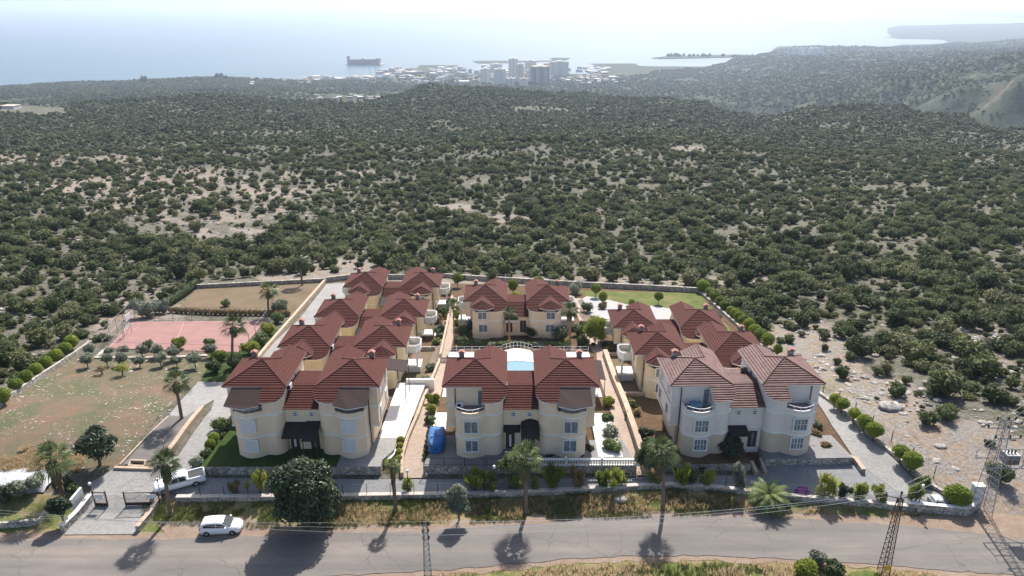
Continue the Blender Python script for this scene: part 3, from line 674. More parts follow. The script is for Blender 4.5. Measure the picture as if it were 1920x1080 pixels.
        d = MB(); x = X(8.47); d.box(x - .05, x + .05, 4.8, 6.2, fl, fl + 2.1); do = d.build('balcony_door', M['white'], root)
        d = MB(); d.box(x - .07, x + .07, 4.9, 6.1, fl + .1, fl + 2.0); d.build('pane', M['pane'], do)
        d = MB(); d.box(X(9.0) - .6 - .5, X(9.0) + .6 + .5, 4.4, 6.9, -1.2, .04); d.build('patio_step', M['marble'], root)
    # ---- terrace over the bow
    if st == 3:
        tf = MB(); tf.prism(pl([(7.2, .35)] + [(7.3 + (4.0 - 7.3) * (.03 + .94 * i / 10), bow_y(7.3 + (4.0 - 7.3) * (.03 + .94 * i / 10)) + .12) for i in range(11)] + [(4.05, .35)]), 2 * fl + .003, 2 * fl + .05)
        tf.build('terrace_floor', M['terrace'], root)
        rl = MB(); q = [Vector((X(u), y, 2 * fl + .95)) for u, y in bow_pts(-1.45, -2.22, 7.2, 4.1)]
        rl.tube(q, .045, 6)
        for p in q[::2]: rl.tube([p - Vector((0, 0, .42)), p], .025, 5)
        if awning:
            for k in range(1, 40):
                t_ = k / 40 * 10; i = int(t_); p = q[i].lerp(q[min(i + 1, 10)], t_ - i)
                if k % 2 == 0: rl.tube([p - Vector((0, 0, .42)), p], .016, 4)
        rl.build('railing', M['rail'] if not awning == 'dark' else M['metal'], root)
        d = MB(); xd = X(4.55); d.box(xd - .4, xd + .4, .32, .42, 2 * fl + .05, 2 * fl + 2.05); do = d.build('terrace_door', M['white'], root)
        d = MB(); d.box(xd - .3, xd + .3, .30, .36, 2 * fl + .15, 2 * fl + 1.95); d.build('pane', M['pane'], do)
        if awning:
            a = MB(); z0 = e - .16; z1 = e - 1.0
            top = [(7.75, -.05, z0), (4.25, -.05, z0), (4.05, -2.5, z1), (5.75, -3.05, z1 - .1), (7.85, -2.5, z1)]
            ye = lambda dz: [v3(u, y, z + dz) for u, y, z in top]
            a.add(ye(.09) + ye(0), [(0, 1, 2, 3, 4), (9, 8, 7, 6, 5)] + [(i, (i + 1) % 5, (i + 1) % 5 + 5, i + 5) for i in range(5)])
            ao = a.build('awning', M['awning'], root)
            t2 = MB(); t2.tube([Vector(p) for p in [v3(*top[2]), v3(*top[3]), v3(*top[4])]], .05, 5)
            t2.build('awning_edge', M['trim'], ao)
            for u, y in ((4.25, -1.75), (5.7, -2.2), (7.15, -1.75)): MB().tube([v3(u, y, 2 * fl + .5), v3(u, y, z1 + .25)], .05, 5).build('awning_post', M['pipe'], root)
    # downpipes
    d = MB(); d.tube([v3(7.42, .28, Hh - .2), v3(7.42, .28, .3)], .06, 6); d.build('downpipe', M['pipe'], root)
    d = MB(); d.tube([v3(1.92, .2, Hh - 2.2), v3(1.92, .2, 0.1)], .06, 6); d.build('downpipe', M['pipe'], root)
    d = MB(); d.tube([v3(2.0, 4.6, Hh - .2), v3(1.9, 4.6, Hh - 2.2)], .06, 6); d.build('downpipe', M['pipe'], root)
M['chim'] = plain('grey_chimney_block', (.30, .23, .21), .9, .2, 3); M['chimcap'] = plain('pink_chimney_cap', (.36, .18, .15), .8)
M['terrace'] = plain('grey_terrace_floor', (.20, .17, .165), .8)

def make_villa(label, X0, Y0, zb, st, rz=0, mw=None, mr=None, mlow=None, awn=(None, None), shut=False, canopy='pair', ac=True, dish=False):
    mw = mw or M['cream']; mr = mr or M['roof']; mlow = mlow or M['cream']
    root = thing('twin_villa', label, 'villa', (X0, Y0, zb), rz, 'twin villas of the housing estate')
    make_unit(root, -1, st, mw, mr, mlow, awn[0], shut); make_unit(root, 1, st, mw, mr, mlow, awn[1], shut)
    fl = 2.6; zl = (5.45 if st == 3 else 2.95)
    l = MB(); l.prism([(-2.1, -.35), (2.1, -.35), (2.1, 5.5), (-2.1, 5.5)], -3, lambda x, y: zl + .1 if y < 0 else zl + 1.0, top=False); l.build('link_wall', mw, root)
    MB().box(-2, 2, -.43, -.35, zl - .12, zl + .06).build('band', M['trim'], root)
    if st == 3: MB().box(-2, 2, -.41, -.35, fl - .09, fl + .09).build('band', M['trim'], root)
    r = MB(); ly = -.85; ry = 2.4; rz_ = zl + PITCH * (ry - ly)
    courses(r, [(-1.95, ly, zl), (1.95, ly, zl), (1.95, ry, rz_), (-1.95, ry, rz_)])
    courses(r, [(-1.95, ry, rz_), (1.95, ry, rz_), (1.95, 6.2, rz_ - .35), (-1.95, 6.2, rz_ - .35)])
    r.build('link_roof', mr, root)
    if st == 3:
        for x in (-.85, 1.0):
            f = MB(); c = Vector((x, -.36, 4.55)); n = 20
            ring = lambda rr, y: [(x + rr * math.cos(2 * PI * k / n), y, c.z + rr * math.sin(2 * PI * k / n)) for k in range(n)]
            f.add(ring(.36, -.35) + ring(.36, -.45) + ring(.25, -.45) + ring(.25, -.35), [(i * n + k, i * n + (k + 1) % n, (i + 1) * n + (k + 1) % n, (i + 1) * n + k) for i in range(3) for k in range(n)])
            o = f.build('round_window', M['white'], root)
            g = MB(); g.add(ring(.25, -.38), [tuple(range(n))]); g.build('pane', M['pane'], o)
            g = MB(); g.box(x - .25, x + .25, -.44, -.38, c.z - .03, c.z + .03); g.build('glazing_bar', M['white'], o)
    def panel(x0, x1, y0, y1, z0, z1, ridge=0):
        a = MB(); n = 6; vs = []
        for dz in (.08, 0):
            for y, z in ((y0, z0), (y1, z1)):
                for i in range(n + 1): vs.append((x0 + (x1 - x0) * i / n, y, z + dz + ridge * math.sin(PI * i / n)))
        m = n + 1; fs = []
        for i in range(n): fs += [(i, i + 1, m + i + 1, m + i), (2 * m + i, 2 * m + i + 1, 3 * m + i + 1, 3 * m + i), (m + i, m + i + 1, 3 * m + i + 1, 3 * m + i)]
        fs += [(0, m, 3 * m, 2 * m), (n, m + n, 3 * m + n, 2 * m + n)]
        a.add(vs, fs); return a
    if canopy == 'pair':
        panel(-2.0, 0.3, -.4, -2.6, fl + .9, fl + .1).build('door_canopy', M['canopy'], root); panel(.35, 2.0, -.4, -3.0, fl + 1.0, fl - .0).build('door_canopy', M['canopy'], root)
        for x, y in ((-1.2, -2.5), (.45, -2.8), (1.95, -2.8)): MB().tube([(x, y, -.2), (x, y, fl)], .05, 5).build('canopy_post', M['pipe'], root)
    elif canopy == 'arch':
        panel(-1.95, -.05, -.4, -1.3, fl + .5, fl + .1).build('door_canopy', M['canopy'], root); panel(0, 2.1, -.4, -2.9, fl + .9, fl + .0, .4).build('door_canopy', M['canopy'], root)
    else:
        panel(-1.95, .2, -.4, -1.9, fl + .2, fl - .3).build('door_canopy', M['canopy'], root)
    for x, c in ((-1.2, 0), (1.1, 1)):
        d = MB(); d.box(x - .5, x + .5, -.42, -.33, .0, 2.1); o = d.build('entrance_door', M['pipe'], root)
        d = MB(); d.box(x - .12, x + .12, -.45, -.40, .3, 1.9); d.build('door_glass', M['pane'] if c else M['white'], o)
    if ac:
        a = MB(); a.box(-1.95, -1.55, 1.2, 2.0, zl + 1.35, zl + 1.95); o = a.build('air_conditioner', M['shutter'], root)
        a = MB(); a.lathe([(0, 0), (.22, 0), (.22, .03), (0, .03)], (0, 0, 0), 14); me = a.mesh('air_conditioner_fan', M['dark'])
        q = link('air_conditioner_fan', me, o); q.location = (-1.75, 1.19, zl + 1.65); q.rotation_euler = (PI / 2, 0, 0)
    return root
M['canopy'] = plain('dark_canopy_sheet', (.030, .026, .026), .55)
vA = make_villa('cream three-storey twin villa with closed white shutters, nearest the entrance gate', -23.7, 72.5, 2.0, 3, awn=('brown', 'dark'), shut=True)
vB = make_villa('cream three-storey twin villa in front of the swimming pool', 1.0, 72.5, 2.0, 3, awn=(None, 'brown'), canopy='arch')
vC = make_villa('pale grey three-storey twin villa with weathered roof by the car park', 26.6, 72.9, 2.0, 3, math.radians(1.5), M['pale'], M['roof_worn'], stucco('tan_stucco', (.60, .49, .38)), canopy='low')
make_villa('yellow twin villa directly behind the villa with closed shutters, second in its row', -23.4, 90.9, .5, 2, mw=M['yellow'], mlow=M['yellow'])
make_villa('yellow twin villa third in the left row, between second and rearmost', -22.8, 107.4, -2.2, 2, mw=M['yellow'], mlow=M['yellow'], ac=False)
make_villa('yellow twin villa at the rear end of the left row by the back wall', -22.0, 124.6, -3.8, 2, mw=M['yellow'], mlow=M['yellow'], ac=False)
make_villa('cream two-storey twin villa among garden trees behind the pool', .75, 112.6, -1.7, 2, canopy='low', ac=False)
make_villa('yellow twin villa directly behind the grey villa, in the middle of the right row', 25.1, 87.6, 1.0, 2, mw=M['yellow'], mlow=M['yellow'], ac=False)
make_villa('yellow twin villa at the rear of the right row beside the back lawn', 24.6, 104.2, -2.7, 2, mw=M['yellow'], mlow=M['yellow'], ac=False)

# ------------------------------------------------------------------ plants
def sph(c, r, nu=8, nv=5, jit=.12, rg=rng):
    vs = []; cx, cy, cz = c; rx, ry, rz = (r, r, r) if np.isscalar(r) else r
    for j in range(nv + 1):
        th = PI * j / nv
        for i in range(nu):
            k = 1 + rg.uniform(-jit, jit); ph = 2 * PI * (i + .5 * (j % 2)) / nu
            vs.append((cx + rx * k * math.sin(th) * math.cos(ph), cy + ry * k * math.sin(th) * math.sin(ph), cz + rz * k * math.cos(th)))
    fs = [(j * nu + i, j * nu + (i + 1) % nu, (j + 1) * nu + (i + 1) % nu, (j + 1) * nu + i) for j in range(nv) for i in range(nu)]
    return vs, fs
def clump(lobes, n, leaf, core=.8, up=.3, shell=.25, rg=rng, aspect=1.6, droop=0):
    """crown of many small leaf faces over lobes [(centre, radius)]"""
    V_, F_ = [], []
    wts = np.array([np.prod(np.broadcast_to(np.asarray(r, float), 3)) ** (2 / 3) for c, r in lobes]); wts = wts / wts.sum()
    for c, r in lobes:
        if core:
            vs, fs = sph(c, tuple(np.broadcast_to(np.asarray(r, float), 3) * core), rg=rg, jit=.18)
            k = len(V_); V_ += vs; F_ += [tuple(i + k for i in f) for f in fs]
    li = rg.choice(len(lobes), n, p=wts)
    C_ = np.array([lobes[i][0] for i in li], float); R_ = np.array([np.broadcast_to(np.asarray(lobes[i][1], float), 3) for i in li])
    d = rg.normal(size=(n, 3)); d /= np.linalg.norm(d, axis=1)[:, None]
    d[:, 2] = np.where(d[:, 2] < -.2, -d[:, 2], d[:, 2])
    p = C_ + d * R_ * (1 + rg.uniform(-shell, shell * .6, (n, 1)))
    nrm = d * .7 + rg.normal(size=(n, 3)) * .55; nrm[:, 2] += up; nrm /= np.linalg.norm(nrm, axis=1)[:, None]
    a = np.cross(nrm, rg.normal(size=(n, 3))); a /= np.linalg.norm(a, axis=1)[:, None] + 1e-9; b = np.cross(nrm, a)
    if droop: a = a * (1 - droop) + np.array([0, 0, -1.0]) * droop
    s_ = leaf * rg.uniform(.6, 1.35, (n, 1)); sa = s_ * aspect
    q = np.stack([p - a * sa, p - b * s_ * .6, p + a * sa, p + b * s_ * .6], 1).reshape(-1, 3)
    k = len(V_); f = (np.arange(4 * n).reshape(-1, 4) + k)
    vs = np.concatenate([np.array(V_).reshape(-1, 3), q]); fs = np.concatenate([np.array(F_, int).reshape(-1, 4), f])
    return vs, fs
def lobes_for(r, h, k, rg, z0=.15):
    L = [((0, 0, h * .45), (r * .72, r * .72, h * .5))]
    for i in range(k):
        a = rg.uniform(0, 2 * PI); d = r * rg.uniform(.35, .7); rr = r * rg.uniform(.3, .5)
        L.append(((d * math.cos(a), d * math.sin(a), h * rg.uniform(.35, .7)), (rr, rr, rr * .85 * h / r / 1.0)))
    return L
BUSH = []; 
for i in range(9):
    rg = np.random.default_rng(100 + i)
    L = lobes_for(1.0, rg.uniform(.9, 1.9), rg.integers(4, 9), rg)
    if i % 3 == 0: L = [((c[0] * 1.35, c[1] * .8, c[2]), r_) for c, r_ in L[1:]] + [L[0]]
    BUSH.append(raw_mesh('bush', *clump(L, 520, .10, rg=rg, core=.66, shell=.38), M['bush']))
FBUSH = []
for i in range(5):
    rg = np.random.default_rng(200 + i)
    L = lobes_for(1.0, rg.uniform(1.0, 1.4), 4, rg); FBUSH.append(raw_mesh('bush', *clump(L, 40, .28, rg=rg, core=.8), M['farbush']))
BALL = []
for i in range(3):
    rg = np.random.default_rng(300 + i)
    BALL.append(raw_mesh('crown', *clump([((0, 0, 0), (1, 1, 1.0))], 1100, .085, core=.9, shell=.11, rg=rg, aspect=1.2), M['topiary']))
OLIVE = []
for i in range(4):
    rg = np.random.default_rng(400 + i)
    OLIVE.append(raw_mesh('crown', *clump(lobes_for(1.0, 1.9, 6, rg), 900, .07, core=.55, shell=.35, rg=rg, aspect=2.4), M['olive']))

def topiary(px, py, rpx, label, group, stem=.7):
    """px,py = centre of the ball in the photograph"""
    b = P(px, py + rpx * 1.35 + 5 * stem); k = px_at(b); r = rpx / k
    for _ in range(3):
        b = P(px, py + (r * .9 + stem) * k * .86); k = px_at(b); r = rpx / k
    t = thing('topiary_tree', label, 'topiary tree', b, random.uniform(0, 6), group)
    o = link('crown', random.choice(BALL), t); o.scale = (r * random.uniform(.92, 1.08), r * random.uniform(.92, 1.08), r * random.uniform(.92, 1.12)); o.location = (0, 0, stem + r * .9)
    MB().tube([(0, 0, -.3), (.03, 0, stem * .6), (0, .02, stem + r * .4)], [.08, .07, .06], 6).build('trunk', M['bark'], t); return t
def bush(px, py, rpx, label, group=None, mat='garden', h=1.2, me=None, name='garden_bush', cat='bush', pyc=True, n=700, leaf=.1):
    """px,py = centre of the bush in the photograph"""
    b = P(px, py + rpx * .6); k = px_at(b); r = rpx / k; b = P(px, py + rpx * h * .42); b.z -= .05
    rg = np.random.default_rng(int(px * 7 + py))
    me = raw_mesh(name, *clump(lobes_for(1, h * 1.25, 6, rg), n, leaf / max(r, .5) * 1.1, rg=rg, core=.7), M[mat])
    o = link(name, me); o.location = b; o.scale = (r, r, r); o.rotation_euler.z = random.uniform(0, 6)
    return tag(o, label, cat, group)
def tree(name, px, pyb, pyt, wpx, label, cat, mat, group=None, n=1800, leaf=.12, trunk=.35, k=8, core=.6, tw=.12, shell=.3, aspect=1.7):
    """base pixel, top pixel, crown width in pixels"""
    b = P(px, pyb); top = PY(px, pyt, b.y); h = top.z - b.z; r = wpx / 2 / px_at(b)
    rg = np.random.default_rng(int(px * 3 + pyb)); t = thing(name, label, cat, b, 0, group)
    z0 = h * trunk; ch = h - z0; L = [((0, 0, z0 + ch * .5), (r * .6, r * .6, ch * .40))]
    for i in range(k):
        a = 2 * PI * i / k + rg.uniform(-.4, .4); d = r * rg.uniform(.4, .68); rr = r * rg.uniform(.28, .42)
        L.append(((d * math.cos(a), d * math.sin(a), z0 + ch * rg.uniform(.2, .68)), (rr, rr, min(rr, ch * .24))))
    link('crown', raw_mesh('crown', *clump(L, n, leaf, core=core, shell=shell, rg=rg, aspect=aspect), M[mat]), t)
    tr = MB(); tr.tube([(0, 0, -.3), (tw * .5, 0, z0 * .6), (0, tw * .3, z0 + ch * .35)], [tw, tw * .8, tw * .5], 7)
    for i in range(4):
        c = L[1 + i][0]; tr.tube([(0, 0, z0 * .8), (c[0] * .5, c[1] * .5, (z0 * .8 + c[2]) / 2), c], [tw * .5, tw * .35, tw * .2], 5)
    tr.build('trunk', M['bark'], t); return t
def fan_crown(seed, nf=27, mat='palm'):
    rg = np.random.default_rng(seed); vs, fs = [], []
    for i in range(nf):
        az = i * 2.399 + rg.uniform(-.2, .2); el = math.radians(84 - 128 * (i / nf) ** .9 + rg.uniform(-8, 8))
        L = rg.uniform(.85, 1.1); d = Vector((math.cos(az) * math.cos(el), math.sin(az) * math.cos(el), math.sin(el)))
        side = Vector((-math.sin(az), math.cos(az), 0)); upv = side.cross(d) * -1
        if upv.z < 0: upv = -upv
        hub = d * L * .62; k = len(vs); w_ = .018
        vs += [side * w_, -side * w_, hub - side * w_, hub + side * w_]; fs.append((k, k + 1, k + 2, k + 3))
        nseg = 12; R = .98 * L
        for j in range(nseg):
            a = math.radians(-74 + 148 * j / (nseg - 1)); dd = d * math.cos(a) + side * math.sin(a)
            rr = R * (1 - .25 * abs(j - 5.5) / 5.5)
            m1 = hub + dd * rr * .55 + upv * (.05 + .0 * a); tip = hub + dd * rr - Vector((0, 0, .12 + .22 * rg.random())) * rr + upv * .02
            pp = (side * math.cos(a) - d * math.sin(a)) * .040; k = len(vs)
            vs += [hub, m1 - pp, tip, m1 + pp + upv * .04]; fs.append((k, k + 1, k + 2, k + 3))
    return raw_mesh('crown', [tuple(v) for v in vs], fs, M[mat])
FAN = [fan_crown(s) for s in (1, 2, 3, 4)]
def skirt_mesh(seed):
    rg = np.random.default_rng(seed); vs, fs = [], []
    for i in range(160):
        a = rg.uniform(0, 2 * PI); z0 = rg.uniform(-.9, .1); L = rg.uniform(.5, 1.1); r1 = .12; r2 = rg.uniform(.28, .5) * (1 + z0 * .35)
        t = .09; k = len(vs); c, s_ = math.cos(a), math.sin(a)
        vs += [(r1 * c, r1 * s_, z0), (r2 * c * .8 + t * s_, r2 * s_ * .8 - t * c, z0 - L * .5), (r2 * c, r2 * s_, z0 - L), (r2 * c * .8 - t * s_, r2 * s_ * .8 + t * c, z0 - L * .5)]
        fs.append((k, k + 1, k + 2, k + 3))
    return raw_mesh('dead_frond_skirt', vs, fs, M['skirt'])
SKIRT = [skirt_mesh(5), skirt_mesh(6)]
def fan_palm(px, pyb, cx, cy, wpx, label, skirt=1.0, bark='palmbark', group='fan palms of the estate and the verge', tr=.2):
    b = P(px, pyb); c = PY(cx, cy, b.y); r = wpx / 2 / px_at(c)
    t = thing('fan_palm', label, 'palm tree', b, 0, group); q = c - b; q.y += random.uniform(-.2, .2)
    m = MB(); n = 8; m.tube([(q.x * (k / n) ** 1.5, q.y * (k / n), -.3 + (q.z + .3) * k / n) for k in range(n + 1)], [tr * (1.45 if k == 0 else 1.12 - .3 * k / n) * (1 + .05 * (-1) ** k) for k in range(n + 1)], 9)
    m.build('trunk', M[bark], t)
    o = link('crown', random.choice(FAN), t); o.location = q; s_ = r / 1.35; o.scale = (s_, s_, s_); o.rotation_euler.z = random.uniform(0, 6)
    if skirt:
        o = link('dead_frond_skirt', random.choice(SKIRT), t); o.location = q; o.scale = (s_ * .95 * min(1, skirt + .2), s_ * .95 * min(1, skirt + .2), s_ * skirt)
    return t
for a in [
    (118, 928, 97, 862, 82, 'bushy fan palm left of the gate, in front of the brown field corner', 1.3),
    (320, 968, 309, 868, 64, 'fan palm standing right beside the white pickup truck', 1.1),
    (341, 786, 328, 718, 58, 'fan palm growing from a stone ring beside the asphalt ramp', .7),
    (437, 690, 437, 612, 52, 'tall fan palm at the right end of the pink sports court', .7),
    (504, 592, 503, 545, 42, 'fan palm on the dry rear lawn left of the rear driveway', .6),
    (567, 535, 562, 488, 40, 'fan palm at the back stone wall at the edge of the scrub', .5),
    (742, 957, 736, 872, 36, 'thin fan palm with small crown on the verge left of the bare olive shrub', 2.0),
    (986, 962, 985, 860, 76, 'fan palm on the verge in front of the pool villa', 1.1),
    (1243, 952, 1240, 845, 70, 'straight fan palm on the verge in front of the grey villa', 1.3)]:
    fan_palm(*a[:5], a[5], a[6])
fan_palm(955, 652, 955, 588, 32, 'slender reddish fan palm in front of the garden villa doorway', 0, 'palmbark2', tr=.16)
fan_palm(1068, 652, 1068, 583, 40, 'reddish fan palm at the right corner of the garden villa', .9, 'palmbark2', tr=.18)
fan_palm(852, 652, 850, 572, 30, 'slender reddish fan palm beside the garden path', 0, 'palmbark2', tr=.14)
# date palm: arching feathered fronds
def date_palm(px, pyb, wpx, label, hs=.7):
    b = P(px, pyb); r = wpx / 2 / px_at(b); rg = np.random.default_rng(9); t = thing('date_palm', label, 'palm tree', b)
    vs, fs = [], []
    for i in range(46):
        az = i * 2.399; el = math.radians(80 - 75 * (i / 46)); L = r * rg.uniform(1.0, 1.25); pts = []; p = Vector((0, 0, hs)); e = el
        for k in range(9):
            pts.append(p.copy()); p = p + Vector((math.cos(az) * math.cos(e), math.sin(az) * math.cos(e), math.sin(e))) * L / 8; e -= math.radians(11)
        side = Vector((-math.sin(az), math.cos(az), 0))
        for k in range(1, 9):
            d = (pts[k] - pts[k - 1]); dn = d.normalized()
            for m_ in range(3):
                q = pts[k - 1] + d * m_ / 3
                for s_ in (-1, 1):
                    tip = q + side * s_ * r * .24 * math.sin(PI * (k + .5) / 9.5) + dn * r * .13 - Vector((0, 0, r * .05)); kk = len(vs)
                    vs += [q, q + dn * .05 * r, tip + dn * .02, tip]; fs.append((kk, kk + 1, kk + 2, kk + 3))
    link('crown', raw_mesh('crown', [tuple(v) for v in vs], fs, M['date']), t)
    MB().tube([(0, 0, -.3), (0, 0, hs + .1)], [.38, .3], 9).build('trunk', M['palmbark'], t)
date_palm(1440, 945, 78, 'low bushy date palm with arching fronds at the boundary wall')
# topiary rows
for i, (x, y, r) in enumerate([(1563, 749, 11), (1577, 758, 12), (1599, 776, 12), (1618, 791, 14), (1636, 806, 15), (1685, 848, 15), (1706, 863, 17)]):
    topiary(x, y, r, ['small dome-shaped tree at the far end of the row by the right driveway', 'dome-shaped tree second from the far end by the right driveway', 'dome-shaped tree standing alone third by the right driveway', 'dome-shaped tree fourth by the right driveway', 'dome-shaped tree largest of the middle three by the right driveway', 'dome-shaped tree left one of the near pair by the right driveway', 'dome-shaped tree right one of the near pair by the right driveway'][i], 'dome trees along the right driveway')
topiary(1790, 930, 22, 'large bright green dome bush inside the corner of the boundary wall', None, .2)
ORD = ['first', 'second', 'third', 'fourth', 'fifth', 'sixth', 'seventh', 'eighth']
ur = [(1317, 537, 12), (1331, 548, 9), (1339, 557, 9), (1351, 564, 9), (1356, 573, 9), (1369, 582, 8), (1377, 588, 9), (1385, 594, 10), (1393, 602, 11), (1403, 611, 12), (1414, 620, 12), (1425, 628, 12), (1438, 638, 13), (1457, 656, 9)]
for i, (x, y, r) in enumerate(ur):
    topiary(x, y, r, 'dome-shaped tree %s in the dense row beside the rear right villas' % (ORD[i] + ' from the far end' if i < 7 else ORD[13 - i] + ' from the near end'), 'dome trees in the dense row beside the rear right villas', .4)
for x, y, r, l in [(1117, 543, 10, 'round lollipop tree on gravel by the back wall'), (1130, 558, 9, 'round lollipop tree beside the pink flowering bush on gravel'), (1184, 568, 6, 'small low round bush on the rear lawn'), (1234, 557, 8.5, 'round lollipop tree between the two rear right roofs'), (858, 524, 10, 'round lollipop tree at the back wall beside the garden path'), (962, 536, 10, 'round lollipop tree in the gap behind the garden villa'), (1009, 529, 10, 'round lollipop tree behind the right half of the garden villa')]:
    topiary(x, y, r, l, None, .9)
for i, (x, y, r) in enumerate([(137, 642, 12), (125, 654, 11), (108, 667, 12), (89, 680, 11), (71, 693, 11), (53, 707, 12), (33, 721, 12), (10, 742, 13)]):
    topiary(x, y, r, 'yellow-green dome tree %s from the far end of the row along the left field wall' % ORD[i], 'dome trees along the left field wall', .5)
topiary(402, 821, 10, 'round clipped ball bush behind another beside the left villa', None, .2); topiary(396, 834, 10, 'round clipped ball bush in front of another beside the left villa', None, .2)
# orchard
ol = [(169, 657, 11), (206, 660, 8), (232, 658, 10), (268, 658, 10), (296, 658, 11), (328, 661, 12), (397, 656, 11), (165, 675, 11), (202, 674, 10), (232, 672, 11), (263, 677, 9), (302, 674, 11), (332, 677, 9), (367, 674, 13)]
for i, (x, y, r) in enumerate(ol):
    b = P(x, y + r * 1.25); k = px_at(b); t = thing('olive_tree', 'grey-green olive tree %s from the left in the %s orchard row' % ((ORD[i], 'upper') if i < 7 else (ORD[i - 7], 'lower')), 'olive tree', b, random.uniform(0, 6), 'olive trees in the orchard rows')
    s_ = r / k * 1.22; o = link('crown', random.choice(OLIVE), t); o.scale = (s_, s_, s_ * .85); o.location = (0, 0, s_ * .35)
    MB().tube([(0, 0, -.2), (.05, 0, s_ * .6), (0, .05, s_ * 1.1)], [.09, .07, .05], 6).build('trunk', M['bark'], t)
tree('bare_tree', 191, 702, 688, 26, 'small brownish thin tree in the orchard front row', 'tree', 'brownbush', n=260, leaf=.08, core=0)
tree('yellow_tree', 230, 704, 682, 28, 'small yellow-orange tree in the orchard front row', 'tree', 'yellowgreen', n=420, leaf=.09, core=0)
G_ = 'garden bushes'
for a in [
    (278, 650, 13, 'green bush at the near fence of the court, left of the brighter one', 'garden'), (335, 648, 16, 'bright yellow-green round bush at the near fence of the court', 'yellowgreen'),
    (395, 645, 12, 'dark bush at the near right corner of the court', 'garden'), (415, 668, 14, 'low bright green bush under the palm by the court', 'yellowgreen'), (405, 690, 17, 'dark green bush at the top of the small green lawn', 'garden'),
    (440, 682, 18, 'dark green bush left of the second palm trunk at the driveway', 'garden'), (470, 655, 17, 'leafy green bush beside the driveway wall', 'yellowgreen'), (488, 640, 17, 'leafy bush in the middle of the row beside the driveway wall', 'garden'), (505, 620, 16, 'leafy green bush at the far corner of the court', 'yellowgreen'),
    (520, 598, 15, 'dark shrub near the rear lawn palm', 'garden'), (525, 578, 18, 'rounded olive-green shrub on the rear lawn beside the palm', 'olive'), (425, 570, 10, 'lone dark bush in the middle of the hedge behind the court', 'garden'),
    (275, 582, 24, 'large grey-green bush at the far left corner of the court', 'olive'), (300, 578, 18, 'grey-green bush beside the largest one at the court corner', 'olive'),
    (415, 798, 18, 'leafy bush at the left wall of the shuttered villa', 'garden'), (387, 853, 12, 'leafy bush below the two clipped balls', 'garden'), (372, 868, 15, 'grey-green shrub overhanging the driveway by the pickup', 'olive'),
    (812, 750, 13, 'conical evergreen beside the garden path', 'yellowgreen'), (809, 768, 12, 'second conical evergreen nearer the blue tarpaulin', 'yellowgreen'), (806, 790, 9, 'small shrub between the evergreens and the tarpaulin', 'garden'),
    (895, 610, 25, 'wide dark bush against the left half of the garden villa', 'darktree'), (870, 622, 14, 'bush by the path left of the wide dark bush', 'garden'), (865, 645, 15, 'green bush at the pool railing beside the path', 'garden'), (998, 625, 15, 'rounded dark bush by the garden villa doorway', 'darktree'), (1048, 628, 20, 'dark bush in front of the right half of the garden villa', 'darktree'), (1085, 622, 15, 'bush right of the reddish palm', 'garden'), (1092, 642, 14, 'bush at the right end of the pool railing', 'garden'),
    (968, 557, 12, 'yellow-green shrub in the gap behind the garden villa', 'yellowgreen'), (1078, 543, 17, 'brown-green rounded shrub at the back wall', 'olive'), (1103, 578, 13, 'dark shrub at the end of the gravel patch', 'darktree'), (1130, 575, 9, 'pinkish flowering shrub on the gravel patch', 'brownbush'),
    (837, 548, 10, 'bush beside the balcony of the rearmost left villa', 'garden'), (845, 570, 11, 'dark green bush along the upper garden path', 'garden'), (833, 585, 10, 'bush at the left side of the upper garden path', 'garden'), (820, 600, 11, 'brownish bush under the third villa balcony', 'brownbush'), (857, 590, 8, 'clipped green shrub right of the upper garden path', 'yellowgreen'), (857, 605, 8, 'second clipped green shrub right of the garden path', 'yellowgreen'),
    (808, 690, 10, 'thin shrub at the top of the lawn strip', 'olive'), (800, 715, 11, 'thin shrub at the bottom of the lawn strip', 'olive'),
    (1140, 755, 13, 'tall leafy shrub by the white railing right of the pool villa', 'yellowgreen'), (1140, 785, 13, 'flowering shrub on the side terrace of the pool villa', 'garden'), (1147, 812, 17, 'grey-green tree-like bush right of the pool villa', 'olive'), (1150, 840, 21, 'large leafy bush at the right end of the balustrade', 'garden'), (1105, 845, 12, 'dark conical bush at the right corner of the pool villa', 'darktree'), (1083, 857, 13, 'dark bush under the right window of the pool villa', 'darktree'), (1030, 860, 12, 'dark low bush behind the palm at the pool villa', 'darktree'),
    (1212, 815, 15, 'dark bush at the left corner of the grey villa', 'darktree'), (1180, 780, 9, 'low green plants in the brown side bed', 'garden'),
    (1545, 838, 12, 'scrubby plant in the bed right of the grey villa', 'brownbush'), (1528, 815, 12, 'scrubby plant at the right wall of the grey villa', 'brownbush'), (1518, 860, 10, 'low plant at the near end of the right bed', 'garden'), (1480, 760, 0, '', ''),
    (40, 920, 22, 'grey-green bush inside the low wall at the far left', 'olive'), (70, 905, 20, 'grey-green bush below the left fan palm', 'olive'), (8, 930, 24, 'dark bush cut by the left edge of the view', 'darktree'), (125, 905, 14, 'small dark bush by the gate lamp', 'darktree'), (140, 918, 13, 'bush beside the left gate post', 'garden'),
    (1728, 905, 14, 'green bush beside the right fence posts', 'garden'), (1870, 890, 25, 'olive bush on stony ground beyond the transformer tower', 'bush'), (1530, 1048, 18, 'grey-green bush at the near road edge', 'olive'), (1512, 1068, 24, 'leafy bush at the bottom edge of the view', 'yellowgreen'), (1565, 1072, 22, 'leafy bush beside the one at the bottom edge', 'garden'),
    (1290, 603, 10, 'bush between the rear right villas', 'garden'), (1370, 590, 0, '', ''), (1340, 596, 14, 'grey-green tree between the rear right villa and the dome trees', 'olive')]:
    if a[2]: bush(a[0], a[1], a[2], a[3], G_, a[4], n=900)
